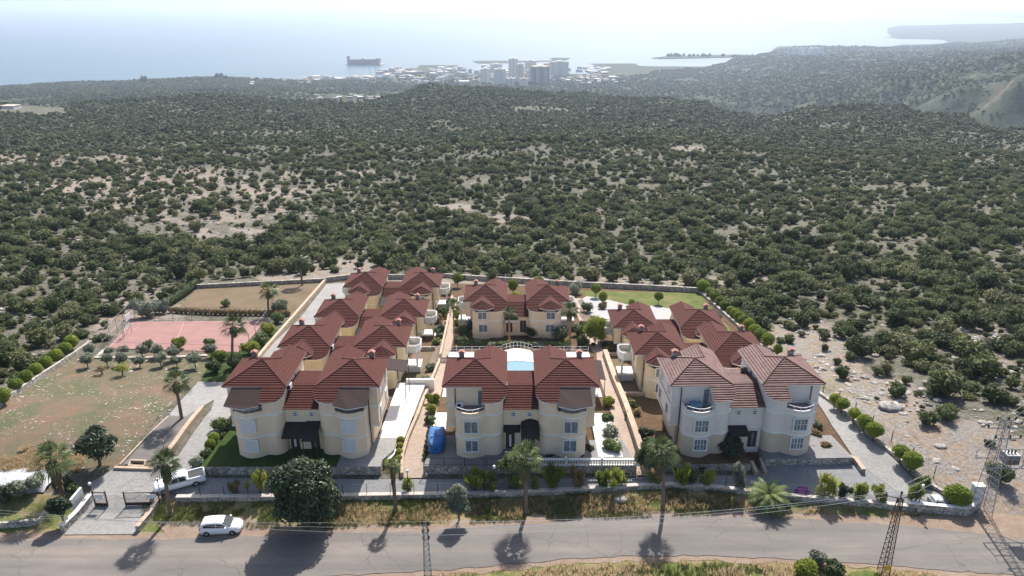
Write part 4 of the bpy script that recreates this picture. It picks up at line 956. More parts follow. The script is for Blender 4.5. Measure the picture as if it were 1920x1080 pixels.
# planted strips
rgp = np.random.default_rng(44)
for area, n, l, g, ms in [([(1528, 772), (1545, 800), (1590, 858), (1540, 862), (1520, 850), (1525, 800)], 14, 'scrubby plant in the sloping bed between the grey villa and the right driveway', 'plants in the bed right of the grey villa', ['garden', 'brownbush', 'olive']),
    ([(872, 640), (1090, 640), (1095, 650), (870, 650)], 16, 'low garden plant behind the pool railing', 'low plants behind the pool railing', ['garden', 'yellowgreen', 'olive']),
    ([(838, 560), (846, 556), (836, 625), (824, 650), (812, 650), (826, 600)], 11, 'shrub in the planted strip left of the upper garden path', 'shrubs along the upper garden path', ['garden', 'olive', 'brownbush']),
    ([(1165, 752), (1203, 752), (1228, 835), (1196, 835)], 10, 'small plant in the brown walled bed left of the grey villa', 'plants in the brown walled bed', ['garden', 'brownbush']),
    ([(1085, 590), (1120, 600), (1150, 655), (1095, 655)], 9, 'leafy shrub between the garden villa and the right row', 'shrubs right of the garden villa', ['garden', 'darktree']),
    ([(1240, 872), (1350, 872), (1350, 880), (1240, 880)], 9, 'low plant at the foot of the grey villa', 'plants at the foot of the grey villa', ['garden', 'darktree']),
    ([(385, 865), (430, 800), (436, 830), (420, 878)], 7, 'small plant on the strip left of the shuttered villa', 'plants left of the shuttered villa', ['garden', 'olive'])]:
    k = 0
    while k < n:
        xs = [p[0] for p in area]; ys = [p[1] for p in area]; x, y = rgp.uniform(min(xs), max(xs)), rgp.uniform(min(ys), max(ys))
        if inpoly(np.array([x]), np.array([y]), area)[0]: bush(x, y, rgp.uniform(4, 9), l, g, ms[k % len(ms)], h=rgp.uniform(.8, 1.5), n=420, leaf=.11); k += 1
# hedges
def hedge(pts, h, th, label, mat, n=2500, leaf=.09):
    W = densify([P(*p)[:2] for p in pts], .9); rg = np.random.default_rng(len(W))
    L = [((p.x, p.y, G(p.x, p.y) + h * .5), (th * .62, th * .62, h * .55)) for p in W]
    o = link('hedge', raw_mesh('hedge', *clump(L, n, leaf, core=.9, shell=.12, rg=rg), M[mat])); return tag(o, label, 'hedge')
hedge([(322, 586), (395, 590), (470, 591), (540, 592)], 1.1, .9, 'yellow-brown hedge between the pink court and the rear lawn', 'brownbush', 3500)
hedge([(318, 574), (345, 556), (368, 538)], 1.8, 1.3, 'dark green hedge along the left side of the rear lawn', 'garden')
hedge([(640, 872), (740, 872)], .7, .7, 'low bright hedge in front of the shuttered villa', 'yellowgreen', 2500)
hedge([(748, 868), (752, 832)], .9, .7, 'short bright hedge beside the white terrace', 'yellowgreen', 1500)
hedge([(872, 648), (1045, 648)], .7, 1.0, 'low flower border along the pool railing', 'garden', 2500)
hedge([(798, 860), (806, 815), (812, 790)], .6, .6, 'narrow ivy strip along the garden path', 'garden', 1200)
# big trees
tree('broadleaf_tree', 575, 988, 858, 134, 'large dark glossy broadleaf tree on the verge in front of the shuttered villa', 'tree', 'darktree', n=14000, leaf=.15, trunk=.10, k=22, core=.62, tw=.3, shell=.28)
tree('conifer_tree', 187, 873, 808, 80, 'dark spreading evergreen at the edge of the brown field', 'tree', 'darktree', n=2600, leaf=.13, trunk=.28, k=12, core=.45, aspect=2.6, tw=.2)
tree('round_tree', 120, 985, 930, 44, 'dark round-crowned tree on the verge beside the slanted entrance wall', 'tree', 'darktree', n=3200, leaf=.09, trunk=.28, core=.85, shell=.12)
tree('willow_tree', 1115, 645, 590, 52, 'yellow-green drooping tree beside the right row of villas', 'tree', 'yellowgreen', n=2600, leaf=.09, trunk=.12, core=.6, aspect=3)
tree('olive_shrub', 860, 976, 908, 46, 'thin grey-green olive shrub standing on the verge near the road', 'tree', 'olive', n=4200, leaf=.07, trunk=.08, core=.3, aspect=3.2, shell=.45)
tree('garden_tree', 1367, 862, 815, 46, 'dark round garden tree in front of the grey villa doorway', 'tree', 'darktree', n=2600, leaf=.1, trunk=.15, core=.75)
tree('leafy_tree', 1215, 885, 820, 60, 'leafy dark tree behind the straight fan palm', 'tree', 'garden', n=2400, leaf=.12, trunk=.15, core=.55)
tree('banana_plant', 960, 905, 845, 60, 'leafy tree mixed with the palm in front of the pool villa', 'tree', 'garden', n=900, leaf=.13, trunk=.3, core=.3)
for x, y, w_, h, l, m in [
    (890, 922, 44, 36, 'twin yellow-green shrub left of the lamp post at the boundary fence', 'yellowgreen'), (917, 920, 36, 32, 'yellow-green shrub right behind the lamp post', 'yellowgreen'), (967, 922, 36, 26, 'yellow-green shrub under the verge palm', 'yellowgreen'), (1001, 920, 20, 22, 'small yellow-green shrub right of the verge palm', 'yellowgreen'), (1037, 918, 44, 40, 'tall yellow-green shrub between palm and dry orange shrub', 'yellowgreen'),
    (1083, 916, 36, 38, 'dry orange-brown shrub at the boundary fence', 'brownbush'), (1127, 914, 32, 34, 'yellow-green shrub left one of the pair by the side path', 'yellowgreen'), (1152, 914, 38, 34, 'yellow-green shrub right one of the pair by the side path', 'yellowgreen'), (1226, 909, 24, 24, 'thin pale shrub left of the straight palm', 'yellowgreen'),
    (1277, 911, 34, 36, 'yellow-green shrub right of the straight palm', 'yellowgreen'), (1297, 911, 24, 28, 'greenish shrub between two yellow-green ones', 'garden'), (1325, 912, 34, 30, 'yellow-green shrub in front of the small car park', 'yellowgreen'), (1380, 918, 28, 46, 'slim green shrub beside the entrance steps of the grey villa', 'olive'),
    (1549, 934, 38, 40, 'yellow-green shrub at the car park behind the wall', 'yellowgreen'), (1580, 938, 26, 26, 'dark spiky shrub between two yellow shrubs', 'darktree'), (1608, 939, 28, 32, 'bright yellow shrub at the car park wall', 'yellowgreen'), (1646, 943, 30, 26, 'pale yellow shrub left of the lattice mast top', 'yellowgreen'), (1711, 948, 32, 36, 'yellow shrub by the lamp at the wall end', 'yellowgreen'),
    (490, 926, 34, 42, 'yellow-green shrub left of the large dark tree', 'yellowgreen'), (440, 925, 22, 22, 'brown dry shrub inside the boundary wall', 'brownbush'), (765, 922, 22, 22, 'thin pale shrub near the foot of the garden path', 'yellowgreen')]:
    b = P(x, y); top = PY(x, y - h, b.y); hh = top.z - b.z; r = w_ / 2 / px_at(b); rg = np.random.default_rng(int(x))
    L = [((rg.normal() * r * .4, rg.normal() * r * .35, hh * rg.uniform(.2, .8)), (r * .3, r * .3, hh * .3)) for _ in range(9)]
    vs, fs = clump(L, 1500, .062, core=0, shell=.6, rg=rg, aspect=3.5, up=0)
    q = [];f2 = []
    for _ in range(26):
        a = rg.uniform(0, 2 * PI); d = r * rg.uniform(.4, 1.1); k = len(q) + len(vs); t_ = .02
        q += [(t_, 0, 0), (-t_, 0, 0), (d * math.cos(a) - .01, d * math.sin(a), hh * rg.uniform(.7, 1.1)), (d * math.cos(a) + .01, d * math.sin(a), hh * rg.uniform(.7, 1.0))]; f2.append((k, k + 1, k + 2, k + 3))
    o = link('shrub', raw_mesh('shrub', np.concatenate([vs, np.array(q)]), np.concatenate([fs, np.array(f2)]), M[m])); o.location = b
    tag(o, l, 'shrub', 'shrubs along the front boundary wall')
bush(1504, 922, 17, 'purple flowering shrub at the boundary wall', None, 'purple', .45, name='flowering_shrub')

# ------------------------------------------------------------------ scrubland: individuals and the mass behind them
def proj_np(X, Y, Z):
    zc = Y * CS + (H - Z) * SN; return 960 + F * X / zc, 540 + F * ((H - Z) * CS - Y * SN) / zc
def scatter(cell, y0, y1, seed, grow=0.0):
    """jittered grid, its cells growing with distance by the factor grow"""
    rg = np.random.default_rng(seed); XS, YS_ = [], []; y = y0
    while y < y1:
        c = cell + grow * (y - y0); w_ = .84 * (y + 22); n = int(2 * w_ / c)
        XS.append(-w_ + c * (np.arange(n) + rg.uniform(-.1, 1.1, n))); YS_.append(y + c * rg.uniform(-.6, .6, n)); y += c
    X = np.concatenate(XS); Y = np.concatenate(YS_); Z = gz(X, Y); px, py = proj_np(X, Y, Z)
    ok = ~inpoly(X, Y, COMP) & (Z > SEA + 3) & (Y > 66)
    return rg, X, Y, Z, px, py, ok
def openness(px, py):
    k = np.zeros(px.shape)
    for x, y, a, b, v in OPEN: k = np.maximum(k, v * np.clip(1.6 - ((px - x) / a) ** 2 - ((py - y) / b) ** 2, 0, 1))
    return k
rgN, X, Y, Z, px, py, ok = scatter(2.1, 72, 430, 21, .0025)
dn = fbm(X / 16, Y / 16, 3, 31)
keep = ok & (rgN.random(len(X)) < np.clip((1.0 - openness(px, py)) * np.clip((dn - .26) * 4.5, .35, .96), .03, 1))
R = rgN.gamma(4, .38, len(X)) * (.55 + .8 * fbm(X / 30, Y / 30, 3, 41))
R = np.clip(R * .78, .4, 2.5) * np.where(openness(px, py) > .5, .85, 1)
def steep(X, Y):
    e = 6.0; return np.hypot(gz(X + e, Y) - gz(X - e, Y), gz(X, Y + e) - gz(X, Y - e)) / (2 * e)
nearB = np.stack([X, Y, Z, R], 1)[keep]
rgF, X, Y, Z, px, py, ok = scatter(3.0, 430, 1300, 22, .0022)
dn = fbm(X / 30, Y / 30, 3, 33)
keep = ok & ((steep(X, Y) < .6) | (Y < 800)) & (rgF.random(len(X)) < np.clip((1 - openness(px, py)) * np.clip((dn - .24) * 4, .4, .97), 0.02, 1))
R = np.clip(.8 * rgF.gamma(5, .34, len(X)) * (1 + (Y - 430) / 1500), .6, 4.0); farB = np.stack([X, Y, Z, R], 1)[keep]
rgV, X, Y, Z, px, py, ok = scatter(7.5, 1300, 4600, 23, .0035)
dn = fbm(X / 90, Y / 90, 4, 35)
keep = ok & (steep(X, Y) < rgV.uniform(.5, 1.6, len(X))) & (rgV.random(len(X)) < (1 - .8 * openness(px, py)) * np.clip((dn - .28) * 5, .1, .95)); R = rgV.uniform(2.4, 5.0, len(X)) * (1 + (Y - 1300) / 4000); vfB = np.stack([X, Y, Z, R], 1)[keep]
pxn, pyn = proj_np(nearB[:, 0], nearB[:, 1], nearB[:, 2] + nearB[:, 3] * .6)
size = nearB[:, 3] / nearB[:, 1]; size = np.where((pxn > 0) & (pxn < 1920) & (pyn > 0) & (pyn < 1080), size, 0)
order = np.argsort(-size); ind = order[:300]; rest = order[300:]
for i in ind:
    x, y, z, r = nearB[i]; o = link('maquis_bush', BUSH[i % 9]); o.location = (x, y, z - .12 * r)
    o.scale = (r * random.uniform(.85, 1.15), r * random.uniform(.85, 1.15), r * random.uniform(.7, .95)); o.rotation_euler.z = random.uniform(0, 6.28)
    left = pxn[i] < 700; right = pxn[i] > 1330
    l, g = (('rounded wild bush on the stony slope left of and behind the pink court', 'wild bushes behind the pink court') if left else
            ('rounded wild bush on the rocky ground right of the dome trees', 'wild bushes right of the estate') if right else
            ('rounded wild bush just beyond the rear stone wall of the estate', 'wild bushes beyond the rear wall'))
    tag(o, l, 'bush', g)
def instancer(name, pts, protos, label, seed, cat='bushes', zs=(.65, 1.0), sink=.12):
    """one object of countless plants: geometry nodes put a plant on each point"""
    rg = np.random.default_rng(seed); n = len(pts); me = bpy.data.meshes.new(name); me.vertices.add(n)
    p = pts[:, :3].copy(); p[:, 2] -= sink * pts[:, 3]; me.vertices.foreach_set('co', p.astype('f').ravel())
    for nm, ty, arr in (('sc', 'FLOAT_VECTOR', np.stack([pts[:, 3] * rg.uniform(.8, 1.2, n), pts[:, 3] * rg.uniform(.8, 1.2, n), pts[:, 3] * rg.uniform(*zs, n)], 1)),
                        ('rot', 'FLOAT_VECTOR', np.stack([np.zeros(n), np.zeros(n), rg.uniform(0, 6.28, n)], 1)), ('pick', 'INT', rg.integers(0, len(protos), n))):
        a = me.attributes.new(nm, ty, 'POINT'); a.data.foreach_set('vector' if ty != 'INT' else 'value', (arr.astype('f') if ty != 'INT' else arr.astype('i')).ravel())
    o = link(name, me); ng = bpy.data.node_groups.new(name + '_nodes', 'GeometryNodeTree')
    ng.interface.new_socket('Geometry', in_out='INPUT', socket_type='NodeSocketGeometry'); ng.interface.new_socket('Geometry', in_out='OUTPUT', socket_type='NodeSocketGeometry')
    A = ng.nodes.new; gi, go = A('NodeGroupInput'), A('NodeGroupOutput'); g2 = A('GeometryNodeGeometryToInstance')
    for q in reversed(protos):
        oi = A('GeometryNodeObjectInfo'); oi.inputs['Object'].default_value = q; oi.inputs['As Instance'].default_value = True; oi.transform_space = 'ORIGINAL'
        ng.links.new(oi.outputs['Geometry'], g2.inputs[0])
    ip = A('GeometryNodeInstanceOnPoints'); ip.inputs['Pick Instance'].default_value = True
    ng.links.new(gi.outputs[0], ip.inputs['Points']); ng.links.new(g2.outputs[0], ip.inputs['Instance'])
    def at(nm, ty):
        a = A('GeometryNodeInputNamedAttribute'); a.data_type = ty; a.inputs[0].default_value = nm
        return [s for s in a.outputs if s.enabled and s.name == 'Attribute'][0]
    ng.links.new(at('sc', 'FLOAT_VECTOR'), ip.inputs['Scale']); ng.links.new(at('rot', 'FLOAT_VECTOR'), ip.inputs['Rotation']); ng.links.new(at('pick', 'INT'), ip.inputs['Instance Index'])
    ng.links.new(ip.outputs[0], go.inputs[0])
    md = o.modifiers.new('plants', 'NODES'); md.node_group = ng
    tag(o, label, cat, kind='stuff'); return o
protoN = []; seen = set()
for o in bpy.data.objects:
    if o.name.startswith('maquis_bush') and o.data.name not in seen: seen.add(o.data.name); protoN.append(o)
# sparse far plants use lighter meshes, each the mesh of a real small bush at the back of the slope
protoF = []
for k, me in enumerate(FBUSH):
    x, y = (-60 + 37 * k, 455 + 9 * k); o = link('hillside_bush', me); o.location = (x, y, G(x, y) - .2); o.scale = (2, 2, 1.7)
    tag(o, 'dark wild bush far up the hillside among many', 'bush', 'wild bushes on the far hillside'); protoF.append(o)
instancer('scrub', nearB[rest], protoN, 'dense wild scrub covering the slope behind the estate', 51)
instancer('distant_scrub', farB, protoF, 'dense dark scrub on the far slope up to the ridge', 52)
instancer('remote_scrub', vfB, protoF, 'dark scrub on the coastal plain and hills beyond the ridge', 53, sink=.3)
# limestone rocks on the scrubland
ROCK = []
for i in range(5):
    rg = np.random.default_rng(600 + i); vs, fs = sph((0, 0, .12), (1, .75, .5), 16, 10, .17, rg); ROCK.append(raw_mesh('limestone_rock', vs, fs, M['rock']))
protoR = []
for k, (x, y) in enumerate([(1668, 765), (1762, 838), (1163, 937), (1895, 700), (1880, 640)]):
    o = link('limestone_rock', ROCK[k]); o.location = P(x, y); r = (1.5, .7, .8, .8, 1.0)[k]; o.scale = (r, r, r * .8); protoR.append(o)
    tag(o, ['large pale rock outcrop on the bare ground right of the driveway', 'small pale rock on the bare ground beyond the near dome tree pair', 'grey boulder on the verge in front of the side path', 'pale rock among bushes near the right edge of the view', 'pale rock in the scrub at the right edge'][k], 'rock')
rgR, X, Y, Z, px, py, ok = scatter(1.0, 70, 400, 61, .006)
rk = fbm(X / 9, Y / 6, 3, 71); okr = ok & (rgR.random(len(X)) < np.clip((rk - .42) * 5, .02, 1) * (.45 + openness(px, py)))
R = np.clip(rgR.gamma(1.6, .13, len(X)) + .06, 0, .6); instancer('scattered_rocks', np.stack([X, Y, Z, R], 1)[okr], protoR, 'pale limestone rubble scattered over the scrubland', 62, 'rocks', (.5, 1.0), .05)
# grass along the road
def grass(name, polys, n, h, mat, label, seed):
    rg = np.random.default_rng(seed); vs = []; 
    for poly in polys:
        W = [P(*p)[:2] for p in poly]; xs = [p[0] for p in W]; ys = [p[1] for p in W]
        x = rg.uniform(min(xs), max(xs), n * 3); y = rg.uniform(min(ys), max(ys), n * 3)
        k = inpoly(x, y, W) & (fbm(x / 2.5, y / 2.0, 3, seed) > .47); x, y = x[k][:n], y[k][:n]; z = gz(x, y)
        for b in range(9):
            a = rg.uniform(0, 2 * PI, len(x)); d = rg.uniform(.02, .16, len(x)); hh = h * rg.uniform(.3, 1.25, len(x)); t_ = .022
            bx, by = x + d * np.cos(a), y + d * np.sin(a); l = rg.uniform(.1, .45, len(x)) * hh; tx, ty = bx + l * np.cos(a), by + l * np.sin(a)
            c, s_ = -np.sin(a) * t_, np.cos(a) * t_
            vs.append(np.stack([np.stack([bx - c, by - s_, z], 1), np.stack([bx + c, by + s_, z], 1), np.stack([tx + c * .4, ty + s_ * .4, z + hh], 1), np.stack([tx - c * .4, ty - s_ * .4, z + hh], 1)], 1))
    q = np.concatenate(vs).reshape(-1, 3); o = link(name, raw_mesh(name, q, np.arange(len(q)).reshape(-1, 4), M[mat])); tag(o, label, 'grass', kind='stuff')
grass('dry_grass', [[(610, 948), (1000, 938), (1260, 925), (1480, 942), (1760, 968), (1640, 968), (1300, 955), (1000, 972), (700, 985), (620, 985)]], 1700, .45, 'drygrass', 'tall straw-coloured grass on the verge below the boundary wall', 81)
grass('near_grass', [[(800, 1082), (960, 1068), (1150, 1056), (1300, 1053), (1500, 1060), (1750, 1078), (2000, 1110), (2000, 1180), (700, 1180)]], 4200, .5, 'drygrass', 'dry grass on the near side of the road', 82)
grass('verge_grass', [[(260, 948), (600, 940), (1000, 932), (1260, 915), (1500, 935), (1500, 962), (1000, 978), (560, 995), (300, 985)]], 5200, .3, 'grassblade', 'short green grass on the verge', 83)
grass('near_green_grass', [[(800, 1086), (1300, 1056), (1900, 1092), (1900, 1180), (700, 1180)]], 3000, .4, 'grassblade', 'greenish tufts on the near side of the road', 84)
grass('weeds', [[(0, 860), (80, 830), (160, 860), (150, 885), (0, 885)]], 2200, .5, 'drygrass', 'brown weeds at the lower corner of the field', 85)

# ------------------------------------------------------------------ walls, terraces, pool
def wall(pts, h, th, mat, label, name='stone_wall', z0=-.4, cap=None, world=False, top=None, group=None):
    W = densify(pts if world else [P(*p)[:2] for p in pts], 2.0); m = MB()
    ribbon(m, W, th, lambda p: gw(p) + z0, (lambda p: top) if top is not None else (lambda p: gw(p) + h))
    o = tag(m.build(name, M[mat]), label, 'wall', group)
    if cap:
        c = MB(); ribbon(c, W, th + .08, (lambda p: top + .002) if top is not None else (lambda p: gw(p) + h + .002), (lambda p: top + .07) if top is not None else (lambda p: gw(p) + h + .07)); c.build('coping', M[cap], o)
    return o
front = [(332, 938), (600, 936), (900, 931), (1000, 928), (1200, 916), (1255, 914), (1330, 918), (1400, 926), (1480, 935), (1560, 942), (1640, 949), (1812, 966)]
wall(front, .5, .45, 'stone', 'long low rubble stone wall between the parking lane and the verge', z0=-.7, cap='concrete' if 'concrete' in M else 'pinkwall')
wall([(1700, 956), (1812, 966), (1834, 950)], .95, .4, 'stone', 'higher stone wall corner in front of the large dome bush', z0=-.6, cap='trim')
wall([(368, 541), (490, 535), (610, 529)], .9, .4, 'stone', 'stone wall behind the dry rear lawn')
wall([(612, 529), (650, 524), (840, 522), (1000, 532), (1100, 538), (1210, 543), (1312, 549)], 1.1, .4, 'stone', 'long rear stone wall between the estate and the scrub')
wall([(-60, 805), (0, 763), (75, 712), (140, 669), (172, 646)], .8, .35, 'stone', 'low wall along the left edge of the field')
wall([(1312, 549), (1420, 645), (1530, 737), (1620, 810), (1735, 908), (1818, 962)], .5, .4, 'stone', 'wall under the dome trees along the right driveway')
wall([(440, 728), (500, 656), (552, 596), (609, 530)], .7, .5, 'pinkwall', 'pinkish wall along the left edge of the rear driveway')
wall([(298, 878), (330, 838), (380, 772)], .8, .55, 'pinkwall', 'pinkish planter wall between asphalt ramp and driveway')
wall([(215, 880), (288, 882)], .35, .4, 'pinkwall', 'low pinkish wall at the foot of the asphalt ramp')
wall([(225, 872), (316, 781)], .12, .2, 'pinkwall', 'thin kerb between the field and the asphalt ramp', 'kerb')
wall([(242, 876), (246, 866), (274, 867), (270, 877), (242, 876)], .3, .25, 'pinkwall', 'small rectangular planter at the foot of the ramp', 'planter')
wall([(754, 896), (755, 860), (765, 826), (784, 782), (800, 740), (823, 685), (838, 615), (848, 560)], .7, .35, 'pinkwall', 'pinkish wall left of the garden path')
wall([(800, 896), (808, 850), (818, 800)], .5, .3, 'stone', 'low wall between the garden path and the blue tarpaulin')
wall([(1214, 894), (1182, 795), (1150, 712), (1134, 666)], 1.0, .7, 'pinkwall', 'thick pinkish wall right of the side path')
wall([(1183, 892), (1160, 830), (1147, 790)], .5, .3, 'pinkwall', 'thin pinkish wall left of the side path')
wall([(776, 658), (816, 657)], .7, .35, 'stone', 'short cross wall at the top of the lawn strip')
wall([(1134, 667), (1172, 667)], .5, .5, 'pinkwall', 'short cross wall at the top of the side lawn')
wall([(1158, 742), (1210, 742)], .5, .5, 'pinkwall', 'short cross wall between side lawn and brown bed')
wall([(1440, 868), (1585, 861), (1603, 868), (1618, 889)], .6, .45, 'stone', 'low stone wall with rounded end around the car park', cap='pinkwall')
wall([(1418, 893), (1408, 872)], .6, .4, 'pinkwall', 'short wall right of the entrance steps of the grey villa'); wall([(1435, 893), (1425, 866)], .6, .35, 'pinkwall', 'short wall left edge of the car park')
wall([(118, 1000), (172, 940)], .9, .4, 'stone', 'slanted stone wall with white coping left of the entrance', cap='trim', z0=-.3)
wall([(138, 962), (158, 938)], 1.7, .25, 'trim', 'white name wall behind the slanted entrance wall', 'white_wall', 0)
wall([(259, 998), (300, 942)], .7, .4, 'stone', 'slanted stone wall right of the entrance', cap='pinkwall', z0=-.3)
wall([(-40, 992), (0, 990), (74, 984), (92, 962)], .7, .35, 'stone', 'low stone wall at the far left below the bushes')
wall([(200, 655), (180, 672), (300, 672), (390, 668)], .25, .6, 'stone', 'line of rubble between the court and the orchard', 'rubble_line')
def block(label, poly, z, mat, name='raised_garden', edge='stone', z0=-.5):
    m = MB(); m.prism(poly, z0, z - .06); o = tag(m.build(name, M[edge]), label, 'terrace')
    t = MB(); t.prism(poly, z - .058, z); t.build('surface', M[mat], o); return o
block('raised front garden of the shuttered villa behind its retaining wall', [(-34.6, 68.7), (-19.5, 68.7), (-19.5, 74.5), (-34.0, 76.0)], 1.95, 'green')
block('raised paved front of the shuttered villa right half', [(-19.49, 68.7), (-14.6, 68.7), (-14.6, 70.0), (-13.6, 72.0), (-13.6, 74.5), (-19.49, 74.5)], 1.94, 'pav_light')
block('raised paved forecourt of the pool villa', [(-9.9, 68.8), (-1.2, 68.8), (-1.2, 75), (-9.0, 75)], 1.9, 'pav_dark')
block('raised front garden of the pool villa behind the balustrade', [(-1.2, 68.9), (13.9, 68.9), (13.0, 74), (-1.2, 74)], 1.92, 'pav_dark')
block('raised front garden of the grey villa', [(16.6, 69.2), (26.8, 69.4), (26.8, 75), (17, 75)], 1.9, 'bed'); block('raised paved step in front of the grey villa right half', [(28.6, 70.1), (38.6, 70.4), (38.0, 75), (28.6, 75)], 1.95, 'pav_dark')
block('white side terrace of the shuttered villa', [tuple(PY(x, y, Y_)[:2]) for x, y, Y_ in ((694, 868, 70.2), (728, 868, 70.2), (752, 850, 73.0), (799, 742, 88.5), (748, 742, 88.5))], 1.6, 'marble', edge='white')
w_ = MB(); w_.box(-14.4, -10.6, 88.4, 88.7, 0, 2.2); tag(w_.build('white_wall', M['white']), 'white parapet at the back of the white side terrace', 'wall')
block('white side strip left of the pool villa', [(-9.8, 75.1), (-8.0, 75.1), (-8.2, 80.5), (-9.6, 80.5)], 1.75, 'marble', edge='white')
block('white side terrace right of the pool villa', [(9.8, 70.5), (12.6, 70.5), (12.2, 80), (9.8, 80)], 1.97, 'marble', edge='white')
DZ = .75
block('white marble deck round the swimming pool', [(-9.3, 81), (12.3, 81), (11.6, 99.6), (-9.5, 99.6)], DZ, 'marble', 'pool_deck', 'white', -3.2)
pl_ = thing('swimming_pool', 'blue swimming pool behind the pool villa', 'pool', (0, 0, 0))
pool = [(-3.4, 84.5), (4.6, 84.5), (4.8, 94.5), (3.9, 96.2), (.7, 97.0), (-2.4, 96.2), (-3.5, 94.5)]
q = [Vector(p) for p in pool]; m = MB(); ribbon(m, q + [q[0], q[1]], .5, lambda p: DZ, lambda p: DZ + .12); m.build('coping', M['trim'], pl_)
m = MB(); m.prism(pool, DZ + .005, DZ + .06); m.build('water', M['pool'], pl_)
m = MB(); m.prism([(-2.8, 85), (4, 85), (4, 88.3), (-2.8, 87.8)], DZ + .064, DZ + .07); m.build('pool_step', M['marble'], pl_)
rt = thing('pool_railing', 'white metal railing with a curved centre along the rear of the pool deck', 'railing')
def rail_seg(pts, h, nm):
    m = MB()
    for z in (h, h * .15, h * .55): m.tube([(p[0], p[1], DZ + z) for p in pts], .035, 4)
    m.build('rail', M['rail'], rt)
def rail_posts(pts, h, step):
    for p in densify(pts, step): 
        MB().tube([(p.x, p.y, DZ - .3), (p.x, p.y, DZ + h)], .04, 4).build('post', M['rail'], rt)
cv = [(-1.4 + 4.4 * i / 8, 99.6 + 1.0 * math.sin(PI * i / 8)) for i in range(9)]
rail_seg([(-9.5, 99.5), (-1.4, 99.6)], 1.0, ''); rail_seg([(3.0, 99.6), (11.5, 99.5)], 1.0, ''); rail_seg(cv, 1.25, '')
rail_posts([(-9.5, 99.5), (-1.4, 99.6)], 1.0, 1.1); rail_posts([(3.0, 99.6), (11.5, 99.5)], 1.0, 1.1); rail_posts(cv, 1.25, .7)
m = MB(); m.prism([(-2.0, 97.6), (3.6, 97.6), (2.8, 100.2), (.8, 100.9), (-1.2, 100.2)], -3, DZ + .06); tag(m.build('pool_shelf', M['white']), 'white curved shelf at the back of the pool', 'platform')
# balustrade in front of the pool villa
bt = thing('balustrade', 'white stone balustrade in front of the pool villa right half', 'balustrade'); m = MB(); m.box(1.6, 14.0, 68.85, 69.1, 1.9, 2.0); m.build('bottom_rail', M['trim'], bt)
m = MB(); m.box(1.6, 14.0, 68.83, 69.12, 2.62, 2.75); m.build('top_rail', M['trim'], bt)
bal = MB().lathe([(.05, 0), (.09, .12), (.04, .3), (.08, .5), (.05, .62)], (0, 0, 0), 8).mesh('baluster', M['trim'])
for i in range(42):
    o = link('baluster', bal, bt); o.location = (1.75 + i * .295, 68.97, 2.0)
for x in (1.5, 6.0, 10.0, 14.05): MB().box(x - .13, x + .13, 68.8, 69.15, 1.9, 2.95).build('pillar', M['trim'], bt)
def iron_fence(a, b, z, h, label, mat='black', post=2.0, bars=.18, top=None):
    t = thing('iron_fence', label, 'fence'); a, b = Vector(a), Vector(b); L = (b - a).length; m = MB()
    for k in (.12, h): m.bar((a.x, a.y, z + k), (b.x, b.y, z + k), .04)
    m.build('rail', M[mat], t); m = MB(); n = int(L / bars)
    for i in range(n):
        p = a.lerp(b, (i + .5) / n); m.bar((p.x, p.y, z + .12), (p.x, p.y, z + h), .018)
    m.build('bars', M[mat], t); n = max(1, int(L / post))
    for i in range(n + 1):
        p = a.lerp(b, i / n); MB().bar((p.x, p.y, z - .2), (p.x, p.y, z + h + .1), .07).build('post', M[mat], t)
iron_fence((-9.8, 68.95), (-3.0, 68.95), 1.9, .95, 'dark iron fence in front of the blue tarpaulin'); iron_fence((-2.8, 68.95), (1.3, 68.95), 1.9, .95, 'dark iron fence left of the balustrade')
# posts on the front wall
ft = thing('wire_fence', 'thin dark posts and wires standing on the long front wall', 'fence'); W = densify([P(*p)[:2] for p in front], .5)
dist = 0; last = W[0]; posts = []
for p in W:
    dist += (p - last).length; last = p
    if dist > 2.35: posts.append(p); dist = 0
for p in posts: MB().bar((p.x, p.y + .1, gw(p) + .4), (p.x, p.y + .1, gw(p) + 1.75), .055).build('post', M['black'], ft)
for k in (.9, 1.3, 1.7):
    MB().tube([(p.x, p.y + .1, gw(p) + k) for p in posts], .007, 3).build('wire', M['metal'], ft)
ft = thing('post_fence', 'short posts along the stony side of the right driveway', 'fence')
for p in densify([P(*p)[:2] for p in [(1535, 735), (1625, 800), (1740, 896), (1815, 940)]], 3.2): MB().bar((p.x + .6, p.y, gw(p)), (p.x + .6, p.y, gw(p) + 1.6), .07).build('post', M['pipe'], ft)
# lamp posts
def lamp(px, pyb, pyt, label, mat='black'):
    b = P(px, pyb); h = PY(px, pyt, b.y).z - b.z; t = thing('lamp_post', label, 'lamp post', b)
    MB().lathe([(.11, 0), (.11, .25), (.05, .35), (.04, h * .95), (.07, h * .96), (.0, h * .97)], (0, 0, 0), 8).build('pole', M[mat], t)
    MB().lathe([(.0, h * .95), (.12, h * .96), (.17, h + .08), (.12, h + .2), (0, h + .24)], (0, 0, 0), 10).build('lantern', M['white'], t)
lamp(927, 926, 876, 'black lamp post with white lantern between the shrubs on the front wall'); lamp(1720, 956, 912, 'black lamp post with white lantern at the right end of the car park')
lamp(175, 936, 908, 'brown lamp post with white lantern at the left gate', 'pipe'); lamp(303, 938, 900, 'grey lamp post in front of the white pickup', 'metal'); lamp(766, 926, 884, 'dark post without shrubs at the foot of the garden path')
